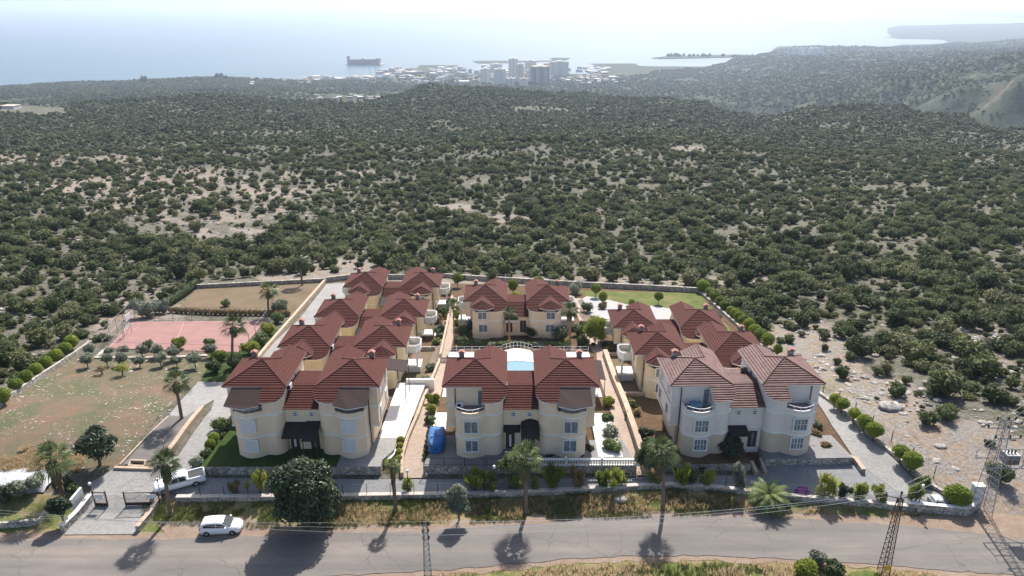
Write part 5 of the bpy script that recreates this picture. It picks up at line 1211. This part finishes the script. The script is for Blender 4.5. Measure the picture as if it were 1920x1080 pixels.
# gates
def gate(pa, pb, h, label, sign=None):
    a, b = P(*pa), P(*pb); t = thing('iron_gate', label, 'gate'); z = max(a.z, b.z) + .1; m = MB()
    for k in (0.05, .35, h): m.bar((a.x, a.y, z + k), (b.x, b.y, z + k), .07)
    m.build('frame', M['pipe'], t); m = MB(); n = int((b - a).length / .16)
    for i in range(1, n): p = a.lerp(b, i / n); m.bar((p.x, p.y, z + .35), (p.x, p.y, z + h), .025)
    m.build('bars', M['black'], t)
    m = MB(); d = (b - a).normalized() * .02; m.add([(a.x, a.y, z + .06), (b.x, b.y, z + .06), (b.x, b.y, z + .34), (a.x, a.y, z + .34), (a.x, a.y + .03, z + .06), (b.x, b.y + .03, z + .06), (b.x, b.y + .03, z + .34), (a.x, a.y + .03, z + .34)], [(0, 1, 2, 3), (7, 6, 5, 4), (0, 1, 5, 4), (1, 2, 6, 5), (2, 3, 7, 6), (3, 0, 4, 7)]); m.build('kick_panel', M['black'], t)
    for p in (a, b): MB().bar((p.x, p.y, z - .3), (p.x, p.y, z + h + .15), .11).build('post', M['pipe'], t)
    c = a.lerp(b, sign); MB().box(c.x - .5, c.x + .5, c.y - .06, c.y - .03, z + h - .75, z + h - .25).build('sign_plate', M['shutter'], t)
gate((180, 950), (203, 951), 1.75, 'small left leaf of the brown iron entrance gate', .4); gate((237, 950), (301, 948), 1.6, 'wide right leaf of the iron entrance gate', .8)
rgR2, = [np.random.default_rng(91)]; fx = []
Wp = [P(*q)[:2] for q in [(30, 745), (150, 690), (400, 690), (380, 740), (230, 850), (40, 850)]]; xs = [p[0] for p in Wp]; ys = [p[1] for p in Wp]
X = rgR2.uniform(min(xs), max(xs), 700); Y = rgR2.uniform(min(ys), max(ys), 700); k = inpoly(X, Y, Wp) & (fbm(X / 5, Y / 5, 3, 92) > .55); X, Y = X[k], Y[k]
instancer('field_stones', np.stack([X, Y, gz(X, Y) + .03, rgR2.gamma(1.3, .035, len(X)) + .035], 1), protoR, 'small pale stones strewn over the brown field', 93, 'stones', (.4, .8), 0)
# ------------------------------------------------------------------ sports court furniture
def court_fence(pts, h, step, label, mesh=False):
    t = thing('court_fence', label, 'fence'); W = densify([P(*p)[:2] for p in pts], step)
    for p in W: MB().bar((p.x, p.y, gw(p) - .2), (p.x, p.y, gw(p) + h), .07).build('post', M['metal'], t)
    for k in ((h, h * .5, .15) if mesh else (h, .15)): MB().tube([(p.x, p.y, gw(p) + k) for p in W], .022, 4).build('rail', M['metal'], t)
    if mesh:
        m = MB()
        for i in range(len(W) - 1):
            for j in range(14):
                p = W[i].lerp(W[i + 1], j / 14); m.bar((p.x, p.y, gw(p) + .15), (p.x, p.y, gw(p) + h), .012)
        m.build('netting', M['black'], t)
court_fence([(205, 658), (450, 664)], 1.5, 4.3, 'near wire fence of the pink court'); court_fence([(255, 603), (500, 601)], 2.6, 3.3, 'far wire fence of the pink court')
court_fence([(195, 656), (246, 602)], 3.2, 3.5, 'tall netting fence at the left end of the pink court', True); court_fence([(455, 664), (502, 602)], 2.0, 3.5, 'wire fence at the right end of the pink court')
b = P(234, 632); t = thing('basketball_hoop', 'basketball hoop with white board at the left end of the pink court', 'basketball hoop', b)
MB().tube([(0, 0, 0), (0, 0, 2.6), (.9, .5, 3.3)], .06, 6).build('pole', M['metal'], t); MB().box(.85, .93, -.3, 1.3, 2.9, 4.0).build('backboard', M['shutter'], t)
MB().tube([(1.2 + .22 * math.cos(a), .5 + .22 * math.sin(a), 3.05) for a in np.linspace(0, 6.28, 11)], .02, 4).build('rim', M['lamp_red'], t)
b = P(240, 630); t = thing('goal_frame', 'small metal goal frame at the left end of the pink court', 'goal', b)
MB().tube([(0, -1.4, 0), (0, -1.4, 1.6), (0, 1.4, 1.6), (0, 1.4, 0)], .05, 5).build('front_frame', M['metal'], t); MB().tube([(0, -1.4, 1.6), (-.9, -1.4, 0), (-.9, 1.4, 0), (0, 1.4, 1.6)], .03, 5).build('back_frame', M['metal'], t)
# ------------------------------------------------------------------ vehicles (built along +x = forward)
def loft(mb, st, ring):
    n = len(ring(st[0])); vs = []
    for s_ in st: vs += ring(s_)
    fs = [(i * n + k, i * n + (k + 1) % n, (i + 1) * n + (k + 1) % n, (i + 1) * n + k) for i in range(len(st) - 1) for k in range(n)]
    fs += [tuple(range(n - 1, -1, -1)), tuple(range((len(st) - 1) * n, len(st) * n))]; mb.add(vs, fs)
def lower_ring(s_):
    x, w_, z0, z1 = s_; return [(x, -w_ * .94, z0), (x, w_ * .94, z0), (x, w_, z0 + (z1 - z0) * .35), (x, w_ * .985, z0 + (z1 - z0) * .75), (x, w_ * .9, z1), (x, 0, z1 + .03), (x, -w_ * .9, z1), (x, -w_ * .985, z0 + (z1 - z0) * .75), (x, -w_, z0 + (z1 - z0) * .35)]
def wheel(t, x, y, r):
    o = link('wheel', MB().lathe([(.5 * r, -.1), (r * .96, -.1), (r, -.05), (r, .05), (r * .96, .1), (.5 * r, .1)], (0, 0, 0), 18).mesh('wheel', M['tyre']), t); o.location = (x, y, r); o.rotation_euler.x = PI / 2
    m = MB(); s_ = .11 * (1 if y < 0 else -1); m.lathe([(0, s_), (.14 * r, s_), (.6 * r, s_ * .9), (.66 * r, s_ * .7)], (0, 0, 0), 10); link('rim', m.mesh('rim', M['rim']), o)
def window_panel(t, name, pts, mat='glass', th=.012):
    c = sum((Vector(p) for p in pts), Vector()) / len(pts); n = (Vector(pts[1]) - Vector(pts[0])).cross(Vector(pts[2]) - Vector(pts[0])).normalized() * th; m = MB(); k = len(pts)
    m.add([Vector(p) + n for p in pts] + [Vector(p) - n for p in pts], [tuple(range(k)), tuple(range(2 * k - 1, k - 1, -1))] + [(i, (i + 1) % k, (i + 1) % k + k, i + k) for i in range(k)]); return m.build(name, M[mat], t)
def hatchback(loc, rz):
    t = thing('parked_car', 'white five-door hatchback parked on the dirt beside the road', 'car', loc, rz); b = MB()
    loft(b, [(-2.03, .62, .42, .80), (-1.95, .78, .26, .98), (-1.6, .86, .2, 1.02), (-.6, .87, .18, 1.0), (.4, .87, .18, .97), (.95, .86, .18, .95), (1.5, .83, .2, .86), (1.88, .76, .24, .74), (2.03, .58, .32, .62)], lower_ring); b.build('body', M['carwhite'], t, True)
    c = MB(); loft(c, [(-1.98, .72, .99, 1.02), (-1.75, .66, .97, 1.34), (-1.2, .62, .95, 1.45), (-.3, .62, .95, 1.48), (.25, .62, .95, 1.43), (.62, .66, .95, 1.22), (1.12, .76, .93, .96)],
                   lambda s_: [(s_[0], -.80 - .02, s_[2]), (s_[0], .82, s_[2]), (s_[0], s_[1] + .04, s_[3] - .06), (s_[0], s_[1] - .12, s_[3]), (s_[0], -s_[1] + .12, s_[3]), (s_[0], -s_[1] - .04, s_[3] - .06)]); c.build('roof', M['carwhite'], t, True)
    for s in (-1, 1):
        window_panel(t, 'side_window', [(-1.55, s * .815, 1.03), (-.35, s * .825, 1.0), (-.35, s * .72, 1.36), (-1.2, s * .715, 1.34), (-1.5, s * .74, 1.25)])
        window_panel(t, 'side_window', [(-.27, s * .825, 1.0), (.85, s * .815, .99), (.45, s * .745, 1.22), (.15, s * .715, 1.34), (-.27, s * .72, 1.36)])
        window_panel(t, 'headlight', [(1.62, s * .79, .66), (1.93, s * .62, .64), (1.86, s * .60, .78), (1.5, s * .78, .82)], 'lamp_clear', .02); window_panel(t, 'tail_light', [(-1.98, s * .74, .72), (-1.9, s * .80, .72), (-1.9, s * .78, .97), (-1.98, s * .70, .97)], 'lamp_red', .02)
        MB().box(.62, .78, s * .97 - .09, s * .97 + .09, .98, 1.1).build('door_mirror', M['carwhite'], t)
        for x in (-1.28, 1.25): wheel(t, x, s * .79, .31)
    window_panel(t, 'windscreen', [(1.10, -.70, .985), (1.10, .70, .985), (.36, .56, 1.41), (.36, -.56, 1.41)]); window_panel(t, 'rear_window', [(-2.0, -.62, 1.05), (-2.0, .62, 1.05), (-1.80, .56, 1.33), (-1.80, -.56, 1.33)])
    window_panel(t, 'number_plate', [(2.05, -.26, .38), (2.05, .26, .38), (2.06, .26, .48), (2.06, -.26, .48)], 'white')
def pickup(loc, rz):
    t = thing('pickup_truck', 'white double-cab pickup truck with open black cargo bed by the gate', 'pickup truck', loc, rz); b = MB()
    loft(b, [(-2.6, .86, .45, 1.02), (-2.5, .9, .42, 1.05), (-.75, .91, .4, 1.05), (.4, .91, .36, 1.06), (1.1, .91, .36, 1.06), (1.9, .89, .38, 1.0), (2.4, .84, .42, .92), (2.6, .7, .48, .8)], lower_ring); b.build('body', M['carwhite'], t, True)
    m = MB(); m.box(-2.42, -.85, -.74, .74, .98, 1.095); bed = m.build('cargo_bed', M['black'], t)
    m = MB(); m.box(-2.6, -.8, -.9, -.78, .9, 1.22); m.box(-2.6, -.8, .78, .9, .9, 1.22); m.box(-2.62, -2.48, -.9, .9, .8, 1.22); m.box(-.9, -.74, -.9, .9, .9, 1.24); m.build('bed_side', M['carwhite'], t)
    c = MB(); loft(c, [(-.78, .72, 1.05, 1.55), (-.62, .7, 1.04, 1.70), (.0, .69, 1.04, 1.74), (.55, .69, 1.04, 1.70), (.85, .72, 1.04, 1.45), (1.25, .8, 1.04, 1.08)],
                   lambda s_: [(s_[0], -.85, s_[2]), (s_[0], .85, s_[2]), (s_[0], s_[1] + .03, s_[3] - .07), (s_[0], s_[1] - .1, s_[3]), (s_[0], -s_[1] + .1, s_[3]), (s_[0], -s_[1] - .03, s_[3] - .07)]); c.build('cab', M['carwhite'], t, True)
    for s in (-1, 1):
        window_panel(t, 'side_window', [(-.62, s * .855, 1.12), (.08, s * .855, 1.12), (.08, s * .745, 1.6), (-.55, s * .745, 1.58)]); window_panel(t, 'side_window', [(.16, s * .855, 1.12), (1.0, s * .855, 1.12), (.62, s * .755, 1.52), (.16, s * .745, 1.6)])
        window_panel(t, 'headlight', [(2.3, s * .83, .72), (2.55, s * .68, .7), (2.52, s * .66, .86), (2.2, s * .82, .9)], 'lamp_clear', .02); window_panel(t, 'tail_light', [(-2.63, s * .84, .7), (-2.63, s * .9, .7), (-2.63, s * .9, 1.05), (-2.63, s * .84, 1.05)], 'lamp_red', .02)
        for x in (-1.55, 1.65): wheel(t, x, s * .82, .37)
    window_panel(t, 'windscreen', [(1.24, -.74, 1.10), (1.24, .74, 1.10), (.66, .62, 1.64), (.66, -.62, 1.64)]); window_panel(t, 'rear_window', [(-.80, -.6, 1.2), (-.80, .6, 1.2), (-.72, .56, 1.55), (-.72, -.56, 1.55)])
p = P(417, 995); hatchback(p + Vector((0, 0, .02)), math.radians(4)); a, b = P(305, 922), P(372, 903); c = a.lerp(b, .5); pickup(c + Vector((0, 0, .03)), math.atan2(a.y - b.y, a.x - b.x))
# blue tarpaulin over a car
m = MB(); n = 22; vs = []; L = 12; rg = np.random.default_rng(3)
for j in range(L + 1):
    t_ = j / L
    for i in range(n):
        a = 2 * PI * i / n; cx = abs(math.cos(a)) ** .55 * math.copysign(1, math.cos(a)); sy = abs(math.sin(a)) ** .55 * math.copysign(1, math.sin(a)); k = (1 - t_ ** 6 * .30) * (1 + .035 * rg.normal())
        if j == L: k *= .6
        vs.append((cx * .98 * k, sy * 1.95 * k, 1.85 * t_ * (1 - .22 * (abs(sy) > .75) * t_) + .02 * rg.normal() * (j > 0)))
fs = [(j * n + i, j * n + (i + 1) % n, (j + 1) * n + (i + 1) % n, (j + 1) * n + i) for j in range(L) for i in range(n)] + [tuple(range(L * n, (L + 1) * n))]
m.add(vs, fs); o = m.build('covered_car', M['tarp'], None, True); q = PY(817, 858, 71.5); o.location = (q.x, 73.2, 1.9); tag(o, 'car wrapped in a crumpled blue tarpaulin beside the pool villa', 'covered car')
# small things on the villas
t = thing('terrace_table', 'table under a blue cloth on the upper terrace of the grey villa', 'table', vC.matrix_basis @ Vector((-5.9, -.6, 5.25)))
MB().box(-.6, .6, -.4, .4, .68, .74).build('tabletop', M['bluecloth'] if 'bluecloth' in M else M['pane'], t); m = MB(); ribbon(m, [Vector(p) for p in [(-.62, -.42), (.62, -.42), (.62, .42), (-.62, .42), (-.62, -.42)]], .02, lambda p: .45, lambda p: .735); m.build('cloth_side', M['bluecloth'] if 'bluecloth' in M else M['pane'], t)
for x, y in ((-.5, -.33), (.5, -.33), (.5, .33), (-.5, .33)): MB().bar((x, y, 0), (x, y, .66), .05).build('leg', M['white'], t)
t = thing('satellite_dish', 'grey satellite dish on the inner wall of the grey villa', 'satellite dish', vC.matrix_basis @ Vector((1.3, 5.2, 7.0)))
o = link('dish', MB().lathe([(.02, 0), (.25, .03), (.45, .12), (.46, .14), (.25, .05), (.02, .02)], (0, 0, 0), 16).mesh('dish', M['metal']), t); o.rotation_euler = (math.radians(-60), 0, 0); MB().bar((0, 0, 0), (0, 0, -1.0), .05).build('mount', M['metal'], t)
t = thing('outdoor_unit', 'white air conditioner on the open terrace of the pool villa', 'air conditioner', vB.matrix_basis @ Vector((-6.9, .0, 5.3))); MB().box(-.4, .4, -.15, .15, 0, .55).build('casing', M['shutter'], t)
q = link('fan_grille', MB().lathe([(0, 0), (.2, 0), (.2, .02)], (0, 0, 0), 14).mesh('fan_grille', M['dark']), t); q.location = (-.08, -.16, .28); q.rotation_euler = (PI / 2, 0, 0)
def sheet_roof(label, x0, x1, y0, y1, z0, z1, mat, base):
    t = thing('pergola', label, 'pergola'); n = 7; vs = [(x0 + (x1 - x0) * i / n, y, (z0 if y == y0 else z1) + .25 * math.sin(PI * i / n) + dz) for dz in (0, .07) for y in (y0, y1) for i in range(n + 1)]; k = n + 1
    fs = [(d * 2 * k + i, d * 2 * k + i + 1, d * 2 * k + k + i + 1, d * 2 * k + k + i) for d in (0, 1) for i in range(n)] + [(i, i + 1, 2 * k + i + 1, 2 * k + i) for i in range(n)]
    MB().add(vs, fs).build('roof_sheet', M[mat], t)
    for x in (x0 + .1, x1 - .1):
        for y in (y0 + .1, y1 - .1): MB().bar((x, y, base), (x, y, z0 + .05), .09).build('post', M['pipe'], t)
sheet_roof('curved brown sheet pergola behind the right half of the pool villa', 6.9, 12.2, 84.5, 90, 4.2, 4.2, 'awning', .7)
sheet_roof('curved brown sheet pergola behind the right half of the shuttered villa', -19.5, -13.6, 83.0, 86.5, 6.2, 6.0, 'awning', .5)
sheet_roof('pale blue glass pergola behind the left half of the shuttered villa', -34.8, -30.6, 80.0, 86.0, 5.6, 5.3, 'blueglass' if 'blueglass' in M else 'pane', .5)
# ------------------------------------------------------------------ lattice masts and wires
def lattice(mb, h, w0, w1, n):
    c = lambda k, z: (lambda w_: (((-1, 1, 1, -1)[k]) * w_ / 2, ((-1, -1, 1, 1)[k]) * w_ / 2, z))(w0 + (w1 - w0) * z / h)
    for k in range(4): mb.bar(c(k, 0), c(k, h), .055)
    for i in range(n):
        z0, z1 = h * i / n, h * (i + 1) / n
        for k in range(4):
            mb.bar(c(k, z0), c((k + 1) % 4, z1), .03); mb.bar(c(k, z1), c((k + 1) % 4, z1), .03)
def insul(t, x, y, z, up=True):
    MB().lathe([(.03, 0), (.09, .05), (.05, .1), (.11, .16), (.06, .22), (.12, .28), (.04, .4)], (x, y, z), 8).build('insulator', M['black'], t)
bA = Vector(PY(797, 982, 50.7)); bA.z = 0; hA = PY(797, 978, 50.7).z; tA = thing('power_mast', 'grey lattice power mast rising from the bottom edge of the view', 'power mast', bA)
m = MB(); lattice(m, hA - .4, .75, .32, 15); m.build('lattice_frame', M['metal'], tA)
pa = [(-.22, 0, hA - .4), (.22, 0, hA - .4), (-.22, .0, hA - 1.2), (.22, 0, hA - 1.1), (-.2, 0, hA - 1.9), (.25, 0, hA - 1.85)]
for x, y, z in pa: MB().bar((0, y, z), (x, y, z), .06).build('crossarm', M['metal'], tA); insul(tA, x, y, z)
bB = P(1655, 1078); hB = PY(1675, 934, bB.y).z - bB.z; tB = thing('power_mast', 'brown lattice power mast with wide crossarm beside the near road edge', 'power mast', bB)
m = MB(); lattice(m, hB, .8, .34, 15); m.build('lattice_frame', M['rust'], tB)
pb = [(-1.35, 0, hB + .25), (0, 0, hB + .35), (1.35, 0, hB + .25), (-.2, 0, hB - .5), (.25, 0, hB - .5), (1.6, 0, hB - 1.5), (.2, 0, hB - 1.4)]
m = MB(); m.bar((-1.35, 0, hB + .25), (0, 0, hB - .05), .07); m.bar((1.35, 0, hB + .25), (0, 0, hB - .05), .07); m.bar((0, 0, hB - .1), (0, 0, hB + .35), .07); m.build('crossarm', M['rust'], tB)
MB().bar((-.9, 0, hB - 1.5), (1.6, 0, hB - 1.5), .07).build('crossarm', M['rust'], tB)
for x, y, z in pb: insul(tB, x, y, z)
MB().box(-.3, .3, -.45, -.40, 1.0, 1.45).build('warning_plate', M['plate'], tB)
bC = P(1838, 962); hC = PY(1872, 785, bC.y).z - bC.z; tC = thing('transformer_tower', 'tall grey lattice tower carrying a transformer platform on the stony ground', 'transformer tower', bC)
m = MB(); lattice(m, hC, 1.5, .6, 16); m.build('lattice_frame', M['metal'], tC)
m = MB(); zp = 6.2
for y in (-.9, .9): m.bar((-1.4, y, zp), (3.4, y, zp), .09); m.bar((-1.4, y, zp + 1.0), (3.4, y, zp + 1.0), .05); 
for x in (-1.4, 1.0, 2.2, 3.4): m.bar((x, -.9, zp), (x, .9, zp), .07); m.bar((x, -.9, zp), (x, -.9, zp + 1.0), .05); m.bar((x, .9, zp), (x, .9, zp + 1.0), .05)
m.bar((3.4, 0, zp), (.5, 0, zp - 2.2), .07); m.build('platform', M['metal'], tC)
o = MB().box(.8, 2.1, -.5, .5, zp + .1, zp + 1.2).build('transformer', M['metal'], tC); m = MB()
for i in range(9): m.box(.85 + i * .14, .89 + i * .14, -.66, .66, zp + .2, zp + 1.05)
m.build('cooling_fins', M['metal'], o)
for x in (1.1, 1.45, 1.8): insul(tC, x, 0, zp + 1.2)
for z, l, r in ((hC - .2, -.9, .9), (hC - 1.1, -1.6, 2.0), (hC - 2.3, -.6, 1.9)):
    MB().bar((l, 0, z), (r, 0, z), .08).build('crossarm', M['metal'], tC)
    for x in (l, (l + r) / 2 + .2, r): insul(tC, x, 0, z)
b = P(1826, 945); t = thing('electric_cabinet', 'pale grey electric cabinet on legs at the foot of the transformer tower', 'cabinet', b)
MB().box(-.5, .5, -.35, .35, .7, 2.4).build('cabinet_body', M['shutter'], t); MB().box(-.56, .56, -.42, .42, 2.402, 2.5).build('cabinet_roof', M['white'], t)
MB().box(-.42, .42, -.37, -.352, .85, 2.25).build('cabinet_door', M['shutter'], t)
for x in (-.4, .4):
    for y in (-.28, .28): MB().bar((x, y, -.2), (x, y, .71), .08).build('leg', M['metal'], t)
def wire(a, b, sag, label, r=.016):
    a, b = Vector(a), Vector(b); m = MB(); m.tube([a.lerp(b, k / 16) - Vector((0, 0, sag * 4 * (k / 16) * (1 - k / 16))) for k in range(17)], r, 3)
    tag(m.build('power_line', M['wire']), label, 'power line', 'power lines along the road')
for i, j, l in ((0, 0, 'outer left'), (3, 1, 'middle'), (5, 2, 'outer right')):
    A_ = bA + Vector(pa[i]) + Vector((0, 0, .4)); B_ = bB + Vector(pb[j]) + Vector((0, 0, .4)); wire(A_, B_, .9, 'thin power line over the road between the two lattice masts')
    wire(A_, A_ + Vector((-62, 4 + 2 * j, -1.0)), .9, 'thin power line running left from the grey mast over the road')
    wire(B_, bC + Vector((-1.2 + j, 0, hC - 1.8 + .5 * j)), .5, 'thin power line from the brown mast up to the transformer tower')
    wire(bC + Vector((-1.0 + j, 0, hC - .5)), bC + Vector((48 + j, 40, 6)), .8, 'thin power line leaving the transformer tower to the right')
t = thing('small_trailer', 'small pale blue and white cart behind the stone wall corner', 'cart', P(1757, 948)); MB().box(-.9, .9, -.5, .5, .35, .8).build('cart_body', M['pane'], t); MB().box(-.6, .2, -.45, .45, .81, 1.05).build('white_crate', M['white'], t)
for x in (-.5, .5): wheel(t, x, -.5, .2)
t = thing('polytunnel', 'collapsed grey plastic sheet shelter at the left edge', 'shelter', P(20, 900)); m = MB(); rg = np.random.default_rng(4)
vs = [(x, y, .4 * max(0, 1 - (y / 2.2) ** 2) ** .5 + .1 * rg.normal()) for x in np.linspace(-6, 5, 14) for y in np.linspace(-2.2, 2.2, 8)]
m.add(vs, [(i * 8 + j, i * 8 + j + 1, (i + 1) * 8 + j + 1, (i + 1) * 8 + j) for i in range(13) for j in range(7)]); m.build('plastic_sheet', M['sheet'], t, True)
# ------------------------------------------------------------------ town, castle, far buildings
def facade(name, wallc, dark=(.16, .17, .19)):
    m, t, b = new_mat(name); b.inputs['Roughness'].default_value = .8; p = coords(t); br = N(t, 'ShaderNodeTexBrick'); br.offset = 0
    mp = N(t, 'ShaderNodeMapping'); sx = N(t, 'ShaderNodeSeparateXYZ'); cb = N(t, 'ShaderNodeCombineXYZ'); t.links.new(p, sx.inputs[0])
    t.links.new(math_(t, 'ADD', sx.outputs[0], sx.outputs[1]), cb.inputs[0]); t.links.new(sx.outputs[2], cb.inputs[1]); t.links.new(cb.outputs[0], br.inputs['Vector'])
    br.inputs['Scale'].default_value = 1; br.inputs['Brick Width'].default_value = 3.6; br.inputs['Row Height'].default_value = 3.0; br.inputs['Mortar Size'].default_value = 1.0
    br.inputs['Color1'].default_value = (*dark, 1); br.inputs['Color2'].default_value = (*[c * 1.8 for c in dark], 1); br.inputs['Mortar'].default_value = (*wallc, 1)
    setc(t, b, br.outputs[0]); return m
FAC = [facade('white_facade', (.74, .72, .69)), facade('cream_facade', (.70, .62, .52)), facade('grey_facade', (.42, .42, .43)), facade('dark_facade', (.22, .22, .24))]
def building(px, py, wpx, hpx, fac, label, name='apartment_block', group='buildings of the coastal town', depth=None, rz=None):
    b = P(px, py); k = px_at(b); w_ = wpx / k; h = hpx / k / math.cos(math.atan((H - b.z) / b.y)); d = depth or w_ * random.uniform(.6, 1.0)
    t = thing(name, label, 'building', b - Vector((0, 0, 3)), random.uniform(-.5, .5) if rz is None else rz, group)
    m = MB(); m.box(-w_ / 2, w_ / 2, -d / 2, d / 2, 0, h + 3); m.build('wall', FAC[fac], t)
    m = MB(); m.box(-w_ / 2 - .3, w_ / 2 + .3, -d / 2 - .3, d / 2 + .3, h + 3.0, h + 4.0); m.build('roof', M[random.choice(['concrete', 'pinkwall', 'trim', 'gravel'])], t)
    if hpx > 8:
        MB().box(-w_ * .15, w_ * .15, -d * .2, d * .2, h + 4.0, h + 7).build('stair_tower', M['trim'], t)
        m = MB()
        for z in np.arange(5, h + 1, 3.0): m.box(-w_ * .38, -w_ * .12, -d / 2 - 1.3, -d / 2, z, z + 1.0); m.box(w_ * .12, w_ * .38, -d / 2 - 1.3, -d / 2, z, z + 1.0)
        m.build('balconies', M['trim'], t)
random.seed(5)
for px, py, w_, h, f, l in [(910, 155, 17, 25, 0, 'white tower block leftmost of the town high-rises'), (937, 158, 20, 27, 0, 'white tower block second from the left of the high-rises'), (962, 148, 16, 36, 0, 'tallest white tower in the middle of the high-rises'), (975, 152, 14, 30, 1, 'cream tower block between the tallest and the dark one'), (958, 163, 14, 15, 0, 'low white block under cranes in front of the towers'), (982, 163, 15, 15, 0, 'second low white block in front of the towers'),
    (1012, 157, 30, 31, 3, 'dark grey unfinished tower block'), (1048, 144, 32, 27, 1, 'broad cream tower block at the right end of the town'), (995, 135, 20, 20, 1, 'cream block behind the dark tower'), (930, 133, 22, 12, 0, 'pale block behind the white towers'), (1028, 138, 16, 18, 1, 'cream block left of the broad tower')]:
    building(px, py, w_, h, f, l, rz=random.uniform(-.25, .25))
for i in range(270):
    px = random.uniform(570, 1150); lo = 133 + (px - 570) / 500 * -12; hi = 158 - max(0, (px - 760)) * .01
    if px < 700: lo, hi = 144, 153
    elif px < 760: hi = 150
    py = random.uniform(lo + 4, hi); hh = random.uniform(3, 8) * (1.2 if 820 < px < 920 else .9 if px < 1075 else .5)
    building(px, py, random.uniform(6, 13), hh, random.choice([0, 0, 1, 1, 2]), 'small pale apartment house of the coastal town among its neighbours', 'town_house')
for i in range(34):
    px = random.choice([random.uniform(460, 630), random.uniform(1080, 1180), random.uniform(1080, 1130)]); py = random.uniform(142, 158) if px > 1000 else random.uniform(150, 160)
    building(px, py, random.uniform(5, 9), random.uniform(2, 4), random.choice([0, 1]), 'low pale house on the wooded plain at the edge of the coastal town', 'low_house', 'low houses at the edge of the town')
for i in range(16):
    building(random.uniform(590, 715), random.uniform(180, 190), random.uniform(5, 11), random.uniform(2, 4), 0, 'low white shed in the clearing behind the left ridge', 'low_house', 'sheds in the clearing behind the ridge')
for i in range(7): building(1482 + i * 9.5, 103, 8, 12, 0, 'white hotel block on the headland, one of a slanted row', 'hotel_block', 'hotel blocks on the headland', rz=0)
building(20, 203, 26, 4, 0, 'long white farm building at the left end of the pale field', 'farm_building', None, rz=0); building(866, 156, 26, 4, 0, 'low white warehouse roof just beyond the centre of the ridge', 'warehouse', None, rz=0)
b = Vector(P(682, 121)); b.z = SEA; k = px_at(b); wC = 54 / k; t = thing('sea_castle', 'stone castle with a tower on a small islet offshore', 'castle', b); hCs = 8.5 / k
m = MB(); m.prism([(-wC * .62, -20), (wC * .75, -14), (wC * .7, 40), (-wC * .58, 46)], -3, 1.6); m.build('islet', M['rock'], t)
m = MB(); ribbon(m, [Vector(p) for p in [(-wC / 2, -10), (wC / 2, -10), (wC / 2, 34), (-wC / 2, 34), (-wC / 2, -10)]], 3, lambda p: 1.6, lambda p: hCs); m.build('curtain_wall', M['castle'], t)
for x, y, r, h in ((-wC / 2, -8, 6, 1.75), (wC / 2, -8, 7, 1.25), (0, -10, 5, 1.25), (wC / 2, 34, 6, 1.2), (-wC / 4, -10, 4, 1.1), (wC / 4, -10, 4, 1.1)):
    m = MB(); m.box(x - r, x + r, y - r, y + r, 1.6, hCs * h); 
    for q in (-.75, 0, .75): m.box(x + q * r - r * .2, x + q * r + r * .2, y - r, y + r, hCs * h + .01, hCs * h + 1.6)
    m.build('tower', M['castle'], t)
for px, h in ((694, 15), (705, 14)):
    b = P(px, 140); k = px_at(b); t = thing('minaret', 'slender minaret rising from the town near the castle, ' + ('left one' if px < 700 else 'right one'), 'minaret', b)
    hh = h / k; MB().lathe([(1.8, 0), (1.8, hh * .1), (1.2, hh * .12), (1.2, hh * .7), (1.9, hh * .71), (1.9, hh * .74), (1.0, hh * .75), (1.0, hh * .86)], (0, 0, 0), 8).build('shaft', M['trim'], t); MB().lathe([(1.1, hh * .861), (0, hh)], (0, 0, 0), 8).build('spire', M['dark'], t)
# spit with trees in the bay
m = MB(); sp = []
for q in [(1222, 109.5), (1245, 106.5), (1300, 105), (1345, 103.5), (1400, 103), (1400, 107), (1345, 108.5), (1290, 109.8), (1240, 110.8)]:
    d = (H - SEA) / math.tan(TH + math.atan((q[1] - 540) / F)); k = CS - (q[1] - 540) / F * SN; sp.append(((q[0] - 960) / F / k * d, d))
m.prism(sp, SEA - 2, SEA + 2.5); o = m.build('sand_spit', M['ground']); o['kind'] = 'structure'
for i in range(26):
    px = random.uniform(1248, 1395); b = P(px, random.uniform(105.6, 107.6)); b.z = SEA + 1; r = random.uniform(7, 12)
    o = link('far_tree', random.choice(FBUSH)); o.location = b; o.scale = (r, r, r); tag(o, 'dark tree on the low spit of land in the bay', 'tree', 'trees on the bay spit')
# crown of taller trees on the coast at the left, and on the ridge
for px, py, r in [(265, 156, 9), (272, 155, 11), (288, 158, 7), (407, 148, 10), (415, 147, 11), (424, 150, 8), (440, 152, 6), (480, 152, 7), (528, 186, 3), (571, 188, 3), (67, 198, 4), (98, 199, 3.5), (74, 199, 3)]:
    b = P(px, py); o = link('far_tree', random.choice(FBUSH)); o.location = b; o.scale = (r, r, r * 1.35); tag(o, 'tall dark tree standing out against the ' + ('sea' if py < 160 else 'plain beyond the ridge'), 'tree', 'far trees on the skyline')
# ------------------------------------------------------------------ haze
m = MB(); m.box(-125000, 125000, -500, 114000, SEA - 30, 75); me = bpy.data.meshes.new('haze'); me.from_pydata(m.v, [], m.f)
mh = bpy.data.materials.new('haze_air'); mh.use_nodes = True; t = mh.node_tree; t.nodes.clear(); pv = t.nodes.new('ShaderNodeVolumePrincipled'); mo = t.nodes.new('ShaderNodeOutputMaterial')
pv.inputs['Color'].default_value = (.68, .81, 1.0, 1); pv.inputs['Density'].default_value = .000095; pv.inputs['Anisotropy'].default_value = .4
t.links.new(pv.outputs[0], mo.inputs['Volume']); me.materials.append(mh); o = link('haze', me); o['kind'] = 'stuff'; o['label'] = 'thin bluish sea haze filling the air'; o['category'] = 'haze'
